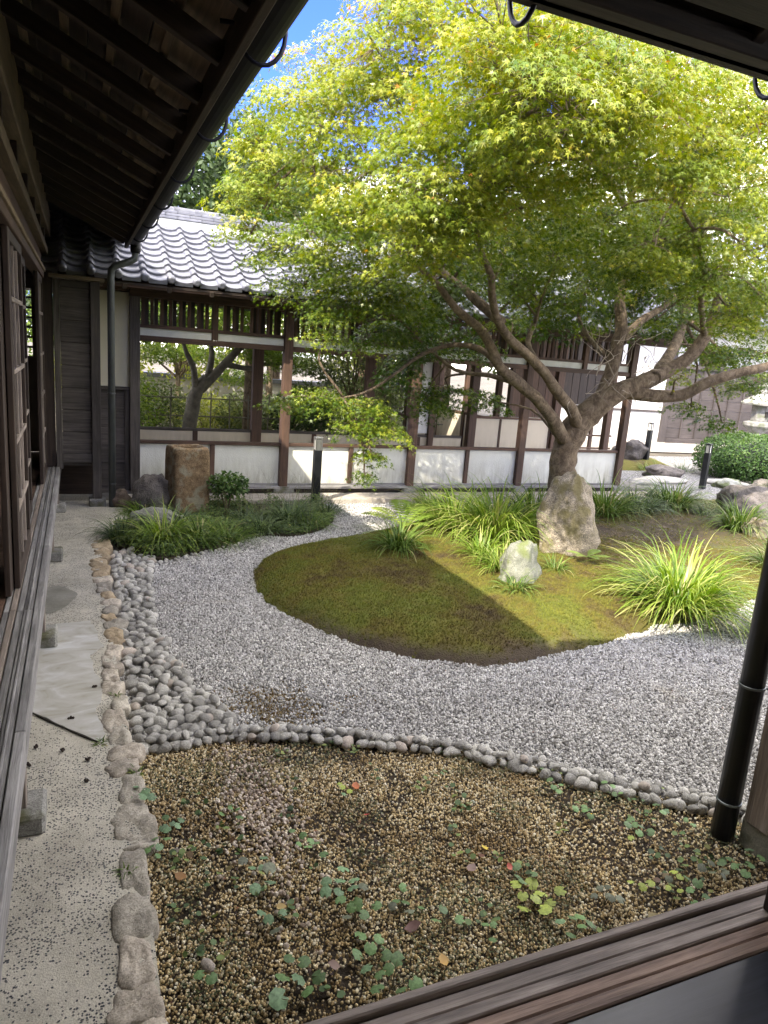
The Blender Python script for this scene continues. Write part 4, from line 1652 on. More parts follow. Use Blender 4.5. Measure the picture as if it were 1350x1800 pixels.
slab([(6.8, 1.70, RB), (.502, 1.70, RB), (-3.0, -1.80, RB+3.5*SL), (6.8, -1.80, RB+3.5*SL)], .06, m_tileh, 'roof_covering', vr)
slab([(6.8, -1.802, RB+3.5*SL), (-3.0, -1.802, RB+3.5*SL), (-6.5, -5.3, RB), (6.8, -5.3, RB)], .06, m_tileh, 'roof_covering', vr)
g2 = half_gutter((.70, 1.782, 2.835), (6.7, 1.782, 2.815), .062, (0, 1, 0), 'gutter', ver, m_gut)
for j in range(6):
    bracket(g2, (1.06+j*.9, 1.782, 2.822), (0, 1, 0), .078)
# rain pipe in front of the eave post
mb = MB()
mb.tube([(2.47, 1.835, .0), (2.47, 1.835, 2.56), (2.47, 1.82, 2.68), (2.47, 1.79, 2.76)], .047, 18)
rp2 = mb.build('rain_pipe', plain('dark_pipe', (.022, .023, .028), .3, .4, .3, 5), ver, True, None, 'near black round rain pipe')
m_wire = plain('pipe_band', (.16, .18, .18), .45, .7)
for z in (.68, .60 if False else .16):
    MB().lathe([(.0475, 0), (.0505, .002), (.0505, .010), (.0475, .012)], (2.47, 1.835, z), 20).build('pipe_band', m_wire, rp2)
box('pipe_bracket', 2.525, 2.545, 1.772, 1.79, .585, .65, M_grey('z'), rp2, .002)
MB().tube([(2.51, 1.80, .685), (2.535, 1.775, .66)], .004, 6).build('pipe_strap', m_wire, rp2)

# ================================================================== STONE BASIN, BOULDERS, BOLLARDS
m_basin = stone('basin_stone', (.13, .078, .04), (.34, .235, .13), 14, .9, 1, .5, moss=(.30, .27, .19), dist=.014)
def stone_basin():
    mb = MB()
    n = 56
    rings = [(0, -.40, 1.0, 7), (0, -.10, 1.0, 7), (0, .15, .985, 7), (0, .32, .98, 6), (0, .365, .955, 5), (0, .380, .90, 4), (1, .382, .150, 2), (1, .374, .138, 2), (1, .345, .128, 2), (1, .20, .12, 2), (1, .16, .06, 2)]
    for hole, z, sc, pw in rings:
        for k_ in range(n):
            a = 2*math.pi*k_/n
            ca, sa = math.cos(a), math.sin(a)
            if hole:
                rr = sc*(1+.05*math.sin(3*a))
                p = Vector((rr*1.1*ca, rr*sa*1.05, z))
            else:
                rr = (abs(ca)**(pw*2)+abs(sa)**(pw*2))**(-1/(pw*2))*sc
                p = Vector((rr*ca*.195, rr*sa*.20, z))
                nn = noise.fractal(p*10, 1, 2, 4)
                p += Vector((ca, sa, 0))*nn*.012
            p.z += .004*noise.noise(p*14)
            mb.v.append(tuple(p))
    for q_ in range(len(rings)-1):
        for k_ in range(n):
            a = q_*n+k_
            b = q_*n+(k_+1) % n
            mb.f.append((a, b, b+n, a+n))
    mb.f.append(tuple((len(rings)-1)*n+k_ for k_ in range(n)))
    o = link('stone_basin', mb.mesh(m_basin, True), None, (1.09, 7.98, .35), (0, 0, .20))
    tag(o, 'tall square rusty brown stone basin with a round hollow in its top', 'stone basin')
stone_basin()

m_rockd = stone('dark_rock', (.06, .052, .045), (.21, .185, .165), 7, .8, 1, .35, dist=.035)
m_rockw = stone('pale_rock', (.20, .205, .17), (.42, .42, .37), 7, .85, .8, .3, moss=(.10, .12, .05), dist=.015)
m_rockm = stone('mossy_granite', (.15, .125, .09), (.36, .31, .235), 9, .9, 1, .55, moss=(.20, .17, .08), dist=.03)
rock('boulder', (.70, 7.98, .16), .24, .20, .27, m_rockd, 'dark brown craggy boulder between downpipe and stone basin', seed=11, rough=.22, cuts=9, rz=.4)
rock('boulder', (.42, 8.15, .08), .14, .12, .13, stone('brown_rock', (.12, .085, .06), (.26, .2, .15), 9, .85, .7, .3), 'small brown rock behind the foot of the downpipe', seed=12)
rock('flat_rock', (.72, 7.28, .07), .30, .13, .13, m_rockw, 'low pale flat rock standing among the grasses in front of the basin', seed=15, cuts=9, rz=-.05)
rock('flat_rock', (.42, 7.05, .04), .10, .10, .07, m_rockw, 'small pale rock half hidden in dark grass by the path', seed=17)
q = gm(1006, 972)
rock('boulder', (q.x+.02, q.y+.14, q.z+.26), .285, .24, .44, m_rockm, 'tall dappled granite boulder standing against the maple trunk', seed=38, cuts=6, rough=.18, boxy=2.8, taper=.16, sub=5)
q = gm(925, 1022)
rock('boulder', (q.x, q.y+.1, q.z+.05), .23, .17, .27, stone('lichen_rock', (.11, .12, .09), (.25, .255, .21), 10, .85, .8, .3, moss=(.17, .20, .08), dist=.015), 'low grey green lichened rock below the big boulder, beside the bright moss', seed=25, cuts=7, rz=.5, boxy=2.6, rough=.2, taper=.25)
q = gm(1318, 915)
rock('boulder', (q.x+.4, q.y+.3, q.z+.12), .62, .40, .36, m_rockd, 'broad dark rock at the right end of the mound', seed=31, cuts=8, rz=.3)
q = gm(1318, 940)
rock('boulder', (q.x+.1, q.y, q.z+.03), .18, .16, .17, m_rockm, 'small mossy rock in the grass before the broad dark rock', seed=33)
q = gp(1105, 815)
rock('boulder', (q.x, q.y, .18), .42, .35, .34, m_rockd, 'rounded dark rock just behind the last corridor post', seed=41)
q = gp(1168, 838)
rock('boulder', (q.x, q.y, .05), .5, .3, .16, m_rockd, 'low dark rock on the mossy bank near the far lamp post', seed=43)
q = gp(1290, 855)
rock('boulder', (q.x-.15, q.y, .03), .30, .2, .12, m_rockw, 'pale low rock at the foot of the clipped hedge', seed=45)
q = gp(1332, 856)
rock('boulder', (q.x, q.y-.1, .03), .22, .2, .12, m_rockd, 'dark low rock at the foot of the hedge by the right edge', seed=47)
for i_, (px_, py_, s_, lb) in enumerate(((1135, 848, .5, 'nearest flat stepping slab beyond the corridor corner'), (1160, 845, .62, 'long grey stepping slab leading away from the corridor'), (1275, 850, .45, 'thin stepping slab in the white gravel left of the hedge'))):
    q = gp(px_, py_)
    me = rock_mesh(s_, s_*.42, .07, stone('slab_stone', (.2, .2, .19), (.36, .35, .32), 5, .85, .4, .15), 60+i_, 3, .08, 6)
    tag(link('stepping_stone', me, None, (q.x, q.y, .01), (0, 0, .3-.4*i_)), lb, 'stepping stone')
q = gp(730, 1692/1)
for px_, py_, s_, lb in ((366, 1700, .022, 'angular pale pebble lying alone in the pea gravel near the path'), (505, 1322, .016, 'loose flat grey pebble just below the cobble row'), ):
    q = gp(px_, py_)
    tag(link('loose_stone', rock_mesh(s_, s_*1.3, s_*.8, m_cobp, int(px_), 2, .12, 6), None, (q.x, q.y, .008), (0, .1, .4)), lb, 'stone')

# bollards
m_bol = plain('black_bollard', (.02, .022, .025), .4, .5, .3)
m_bolh = plain('brushed_metal', (.35, .35, .34), .35, .8, .1)
m_diff = plain('lamp_diffuser', (.62, .61, .56), .4)
def bollard(loc, h, label, rz=0, light=False, tilt=(0, 0)):
    r = empty('bollard_light', loc, label, 'garden light', 'bollard lights in the garden')
    w = .045
    b = link('body', box_mesh(w*2, w*2, h-.16, m_bol, .004), r)
    b.location = (0, 0, (h-.16)/2)
    b['x'] = 0
    c = link('diffuser', box_mesh(w*1.35, w*1.35, .13, m_diff, .003), r)
    c.location = (0, 0, h-.16+.067)
    c = link('cap', box_mesh(w*2.05, w*2.05, .022, m_bolh if light else m_bol, .003), r)
    c.location = (0, 0, h-.010)
    for sx in (-1, 1):
        for sy in (-1, 1):
            c = link('corner_bar', box_mesh(.012, .012, .136, m_bolh if light else m_bol, 0), r)
            c.location = (sx*(w-.007), sy*(w-.007), h-.16+.069)
    if light:
        c = link('head_plate', box_mesh(.052, .004, .13, m_bolh, 0), r)
        c.location = (0, -w+.002, h-.16+.067)
    r.rotation_euler = (tilt[0], tilt[1], rz)
    del b['x']
    return r
bollard((2.66, 8.22, 0), .84, 'black bollard light with silver head in front of the white corridor panels', 0, True)
bollard((9.99, 9.1, 0), .79, 'black bollard light standing in front of the clipped hedge', .3, tilt=(0, 0))
bollard((11.0, 11.6, 0), .90, 'black bollard light farthest away, before the white storehouse wall', .3)

# ================================================================== FAR STOREHOUSE, HEDGE, LANTERN
sto = empty('storehouse', (14, 14, 0), 'bright white plaster storehouse with bleached board and batten panels on the far right', 'storehouse')
ax = math.radians(-3.5)
def sbox(name, u0, u1, v0, v1, z0, z1, m, bev=.004, par=sto):
    """box in the storehouse frame: u along the facade, v into it"""
    cu, cv = (u0+u1)/2, (v0+v1)/2
    o = link(name, box_mesh(u1-u0, v1-v0, z1-z0, m, bev), par)
    b = Vector((12.3, 13.8, 0))
    X_ = b.x+cu*math.cos(ax)-cv*math.sin(ax)
    Y_ = b.y+cu*math.sin(ax)+cv*math.cos(ax)
    q = Vector((X_, Y_, (z0+z1)/2))-sto.location
    if par is not sto: q -= par.location
    o.location = q
    o.rotation_euler = (0, 0, ax)
    return o
m_wht = plain('lime_plaster', (.70, .69, .65), .9, 0, .05, 2, .2, None, (.2, 1.2))
sbox('foundation', -3.2, 9, -.05, .25, 0, .25, m_conc)
sbox('wall', -3.2, 1.0, 0, .22, .25, 3.3, m_wht, 0)
sbox('wall_trim', -3.2, .98, -.03, -.002, .98, 1.03, M_far('x'))
sbox('corner_post', 1.002, 1.20, -.05, .22, .25, 3.2, M_far('z'))
sbox('wall', 1.2, 9, .05, .22, .25, 3.3, m_wht, 0)
sbox('base_rail', 1.2, 9, -.06, .05, .25, .36, M_far('x'))
for i in range(17):
    u = 1.2+.46*i
    for j in range(7):
        z = .36+.245*j
        sbox('cladding_board', u+.005, u+.455, .005, .03, z+.004, z+.241, M_far('x'), .003)
    sbox('batten', u-.02, u+.02, -.03, .004, .361, 2.08, M_far('z'), .003)
sbox('head_rail', 1.2, 9, -.05, .05, 2.082, 2.18, M_far('x'))
for i in range(6):
    sbox('lattice_bar', 2.0+.11*i, 2.04+.11*i, -.04, .02, 2.19, 2.7, M_brown('z'), 0)
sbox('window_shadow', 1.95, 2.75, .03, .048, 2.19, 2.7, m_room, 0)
sbox('eave_board', -3.5, 9.3, -.7, -.64, 3.10, 3.2, M_brown('x'))
def sp(u, v, z):
    return (12.3+u*math.cos(ax)-v*math.sin(ax), 13.8+u*math.sin(ax)+v*math.cos(ax), z)
slab([sp(-3.5, -.72, 3.2), sp(9.3, -.72, 3.2), sp(9.3, 2.2, 4.6), sp(-3.5, 2.2, 4.6)], .08, m_tileh, 'roof', sto)
slab([sp(-3.5, 2.202, 4.6), sp(9.3, 2.202, 4.6), sp(9.3, 5, 3.2), sp(-3.5, 5, 3.2)], .08, m_tileh, 'roof', sto)
for i in range(44):
    a, b = Vector(sp(-3.4+.29*i, -.74, 3.30)), Vector(sp(-3.4+.29*i, 2.2, 4.70))
    MB().tube([a, b], .045, 6).build('tile_roll', m_tile, sto)

# low pale bamboo-and-post gate fence seen past the corridor end
gf = empty('picket_fence', (8.2, 11.4, 0), 'low brown picket fence seen through the corridor opening right of the maple trunk', 'fence')
for i in range(9):
    x_ = 7.0+.33*i
    thick = i % 4 == 3
    box('picket', x_-(.035 if thick else .014), x_+(.035 if thick else .014), 11.38, 11.43, .02, .78 if thick else .72+.06*(i % 2), M_brown('z'), gf, .003)
for z in (.35, .60):
    box('fence_rail', 6.8, 9.8, 11.35, 11.378, z, z+.035, M_brown('x'), gf, .002)

# side corridor going back from the middle
sc = empty('side_corridor', (6.2, 12, 0), 'narrower corridor running away behind the main one with cream knee walls and dark slats', 'corridor')
for yy in (11.6, 12.8, 14.0):
    for xx in (5.35, 7.2):
        box('post', xx, xx+.10, yy, yy+.10, .03, 2.25, M_brown('z'), sc, .004)
for xx in (5.38, 7.23):
    box('knee_wall', xx, xx+.04, 10.75, 14.0, .12, .80, m_plas2, sc, 0)
    box('wall_rail', xx-.01, xx+.05, 10.7, 14.1, .80, .85, M_brown('y'), sc)
    box('wall_sill', xx-.01, xx+.05, 10.7, 14.1, .04, .119, M_brown('y'), sc)
    box('eave_beam', xx, xx+.08, 10.7, 14.2, 2.25, 2.37, M_brown('y'), sc)
for i in range(15):
    x_ = 5.5+.115*i
    box('screen_slat', x_, x_+.07, 14.02, 14.05, .75, 1.75, M_dark('z'), sc, 0)
box('screen_rail', 5.46, 7.2, 14.055, 14.09, 1.55, 1.61, M_dark('x'), sc)
box('screen_base', 5.46, 7.2, 14.0, 14.06, .03, .74, m_wht, sc, 0)
slab([(4.7, 11.95, 2.42), (6.28, 11.95, 2.95), (6.28, 14.4, 2.95), (4.7, 14.4, 2.42)], .06, m_tileh, 'roof', sc)
slab([(6.282, 11.95, 2.95), (7.9, 11.95, 2.42), (7.9, 14.4, 2.42), (6.282, 14.4, 2.95)], .06, m_tileh, 'roof', sc)

# stone lantern
m_lan = stone('lantern_stone', (.19, .185, .165), (.37, .36, .325), 10, .9, .6, .35, moss=(.14, .15, .10))
q = at(1330, 760, 12.2)
lan = empty('stone_lantern', (q.x, 12.2, 0), 'weathered stone lantern with broad cap rising behind the clipped hedge', 'stone lantern')
def lpart(name, prof, seg=6, a0=.3):
    o = MB().lathe(prof, (0, 0, 0), seg, a0).build(name, m_lan, None, False, None, None, .008)
    o.parent = lan
    return o
lz = at(1330, 745, 12.2).z
lpart('pedestal', [(.30, 0), (.32, .08), (.24, .16), (.13, .20), (.12, lz-.30), (.16, lz-.22)], 12)
lpart('platform', [(.16, lz-.22), (.30, lz-.08), (.33, lz-.05), (.33, lz+.03), (.24, lz+.06)], 12)
b = lpart('fire_box', [(.19, lz+.06), (.20, lz+.42)], 6)
c = MB().box(-.055, .055, -.21, -.16, lz+.17, lz+.30).build('fire_opening', plain('lamp_hole', (.02, .018, .015), .9), None)
c.parent = b
lpart('cap', [(.20, lz+.42), (.44, lz+.44), (.46, lz+.49), (.30, lz+.60), (.12, lz+.70)], 6)
lpart('finial', [(.10, lz+.70), (.12, lz+.76), (.06, lz+.80), (.09, lz+.87), (.01, lz+.96)], 12)

# ================================================================== FOLIAGE HELPERS
def spray_points(cen, nrm, rad, n, r_):
    """n points on a thin drooping disc"""
    a = r_.random(n)*2*np.pi
    rr = rad*np.sqrt(r_.random(n))
    t1 = unit(np.cross(nrm, [0.3, 0.1, 1.0]))
    t2 = np.cross(nrm, t1)
    off = np.cos(a)[:, None]*rr[:, None]*t1+np.sin(a)[:, None]*rr[:, None]*t2
    off[:, 2] -= .35*rr**2/rad
    return cen+off+r_.normal(0, .018, (n, 3)), off

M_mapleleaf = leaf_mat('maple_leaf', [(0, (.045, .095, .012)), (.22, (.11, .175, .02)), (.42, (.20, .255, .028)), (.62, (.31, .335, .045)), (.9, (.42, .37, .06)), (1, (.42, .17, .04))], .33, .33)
M_bark, n_, l_, p_ = new_mat('maple_bark')
tc_ = n_.new('ShaderNodeTexCoord')
mp_ = n_.new('ShaderNodeMapping')
mp_.inputs['Scale'].default_value = (9, 9, 6)
l_.new(tc_.outputs['Object'], mp_.inputs[0])
b1 = N(n_, 'ShaderNodeTexNoise', Scale=1.5, Detail=10, Roughness=.8, Distortion=.5)
l_.new(mp_.outputs[0], b1.inputs['Vector'])
b2 = ramp(n_, [(.3, (.04, .026, .014)), (.46, (.12, .085, .052)), (.6, (.25, .19, .125)), (.75, (.33, .28, .20))])
l_.new(b1.outputs['Fac'], b2.inputs[0])
l_.new(b2.outputs[0], p_.inputs['Base Color'])
p_.inputs['Roughness'].default_value = .9
b3 = N(n_, 'ShaderNodeBump', Strength=.9, Distance=.03)
l_.new(b1.outputs['Fac'], b3.inputs['Height'])
l_.new(b3.outputs[0], p_.inputs['Normal'])

def limb(name, pts, rads, parent, seg=12, m=None, sub=4, jit=.012, seed=0):
    """smooth curved limb through pts"""
    P_ = [Vector(p) for p in pts]
    out, ro = [], []
    for i in range(len(P_)-1):
        p0 = P_[max(0, i-1)]
        p1, p2 = P_[i], P_[i+1]
        p3 = P_[min(len(P_)-1, i+2)]
        for k_ in range(sub):
            t = k_/sub
            q_ = .5*((2*p1)+(p2-p0)*t+(2*p0-5*p1+4*p2-p3)*t*t+(3*p1-p0-3*p2+p3)*t**3)
            r_ = rads[i]*(1-t)+rads[i+1]*t
            nn = Vector((noise.noise(q_*3+Vector((seed, 0, 0))), noise.noise(q_*3+Vector((0, seed, 9))), 0))*jit
            out.append(q_+nn)
            ro.append(r_*(1+.10*noise.noise(q_*7)))
    out.append(P_[-1])
    ro.append(rads[-1])
    mb = MB().tube(out, ro, seg)
    if seg > 8:
        mb.v = [tuple(Vector(v)+Vector(v).normalized()*0+Vector((noise.noise(Vector(v)*11), noise.noise(Vector(v)*11+Vector((5, 0, 0))), 0))*ro[0]*.16) for v in mb.v]
    return mb.build(name, m or M_bark, parent, True)

# ================================================================== THE MAPLE
maple = empty('maple_tree', (4.88, 6.2, .1), 'large spreading maple with yellow green leaves and leaning forked trunk on the moss mound', 'tree')
A_ = lambda x, y, Y: tuple(at(x, y, Y))
limb('trunk', [(4.90, 6.25, -.1), (4.86, 6.22, .3), (4.77, 6.2, .75), (4.75, 6.2, 1.0), A_(1012, 752, 6.2), A_(1040, 722, 6.15), A_(1062, 702, 6.1)], [.22, .165, .145, .140, .135, .13, .12], maple, 16, seed=1)
limb('limb', [A_(1040, 722, 6.15), A_(1085, 690, 6.1), A_(1140, 668, 6.05), A_(1195, 640, 6.0), A_(1238, 595, 5.9), A_(1258, 545, 5.8), A_(1275, 470, 5.7)], [.11, .102, .09, .074, .06, .045, .03], maple, 14, seed=2, jit=.015)
limb('limb', [A_(1105, 688, 6.1), A_(1150, 696, 5.95), A_(1200, 694, 5.8), A_(1245, 672, 5.65), A_(1300, 655, 5.5), A_(1360, 640, 5.4), A_(1450, 600, 5.3)], [.085, .07, .06, .055, .05, .045, .03], maple, 12, seed=3)
limb('limb', [A_(1045, 720, 6.2), A_(1068, 672, 6.3), A_(1082, 620, 6.35), A_(1093, 575, 6.4), A_(1088, 530, 6.4), A_(1100, 470, 6.45), A_(1115, 390, 6.5), A_(1100, 300, 6.5)], [.085, .075, .068, .066, .056, .045, .035, .02], maple, 14, seed=4)
limb('limb', [A_(988, 772, 6.15), A_(962, 722, 6.05), A_(915, 676, 5.95), A_(878, 645, 5.9), A_(850, 585, 5.8), A_(800, 540, 5.7), A_(760, 490, 5.6), A_(700, 440, 5.5)], [.075, .065, .058, .05, .040, .035, .026, .015], maple, 12, seed=5, jit=.03)
limb('limb', [A_(1016, 745, 6.15), A_(993, 707, 6.0), A_(956, 655, 5.85), A_(910, 609, 5.7), A_(880, 567, 5.55), A_(868, 515, 5.4), A_(850, 450, 5.2), A_(830, 360, 5.0)], [.07, .058, .05, .043, .037, .032, .025, .015], maple, 12, seed=6, jit=.04)
limb('limb', [A_(956, 655, 5.85), A_(930, 600, 6.2), A_(945, 540, 6.5), A_(920, 470, 6.8), A_(940, 400, 7.0)], [.035, .03, .024, .018, .01], maple, 8, seed=15, jit=.04)
limb('limb', [A_(915, 676, 5.95), A_(860, 660, 6.3), A_(800, 650, 6.5), A_(740, 600, 6.7), A_(700, 560, 6.7)], [.028, .024, .018, .014, .008], maple, 8, seed=16, jit=.04)
limb('limb', [A_(1085, 640, 6.3), A_(1040, 600, 6.6), A_(1020, 550, 6.9), A_(1040, 490, 7.2)], [.035, .028, .02, .012], maple, 8, seed=17, jit=.04)
limb('limb', [A_(878, 645, 5.9), A_(840, 612, 6.05), A_(790, 607, 6.2), A_(740, 625, 6.3), A_(690, 660, 6.4), A_(640, 690, 6.5), A_(570, 705, 6.5)], [.035, .028, .022, .018, .014, .012, .008], maple, 8, seed=7)
limb('limb', [A_(1092, 600, 6.4), A_(1125, 565, 6.5), A_(1165, 540, 6.7), A_(1210, 500, 7.0)], [.055, .045, .035, .02], maple, 10, seed=8)
limb('limb', [A_(1240, 590, 5.9), A_(1232, 540, 5.6), A_(1240, 480, 5.3), A_(1225, 420, 5.0), A_(1190, 350, 4.7)], [.035, .03, .025, .018, .01], maple, 8, seed=9)
limb('limb', [A_(1150, 665, 6.0), A_(1190, 600, 6.6), A_(1210, 520, 7.2), A_(1220, 420, 7.7), A_(1230, 320, 8.0)], [.07, .06, .05, .035, .02], maple, 10, seed=10)
limb('limb', [A_(880, 567, 5.55), A_(830, 520, 5.9), A_(780, 480, 6.3), A_(700, 400, 6.6), A_(620, 330, 6.7), A_(560, 260, 6.6)], [.05, .042, .035, .028, .02, .012], maple, 10, seed=11)
limb('limb', [A_(1115, 390, 6.5), A_(1060, 300, 6.2), A_(980, 220, 5.9), A_(900, 130, 5.7)], [.04, .035, .025, .012], maple, 8, seed=12)

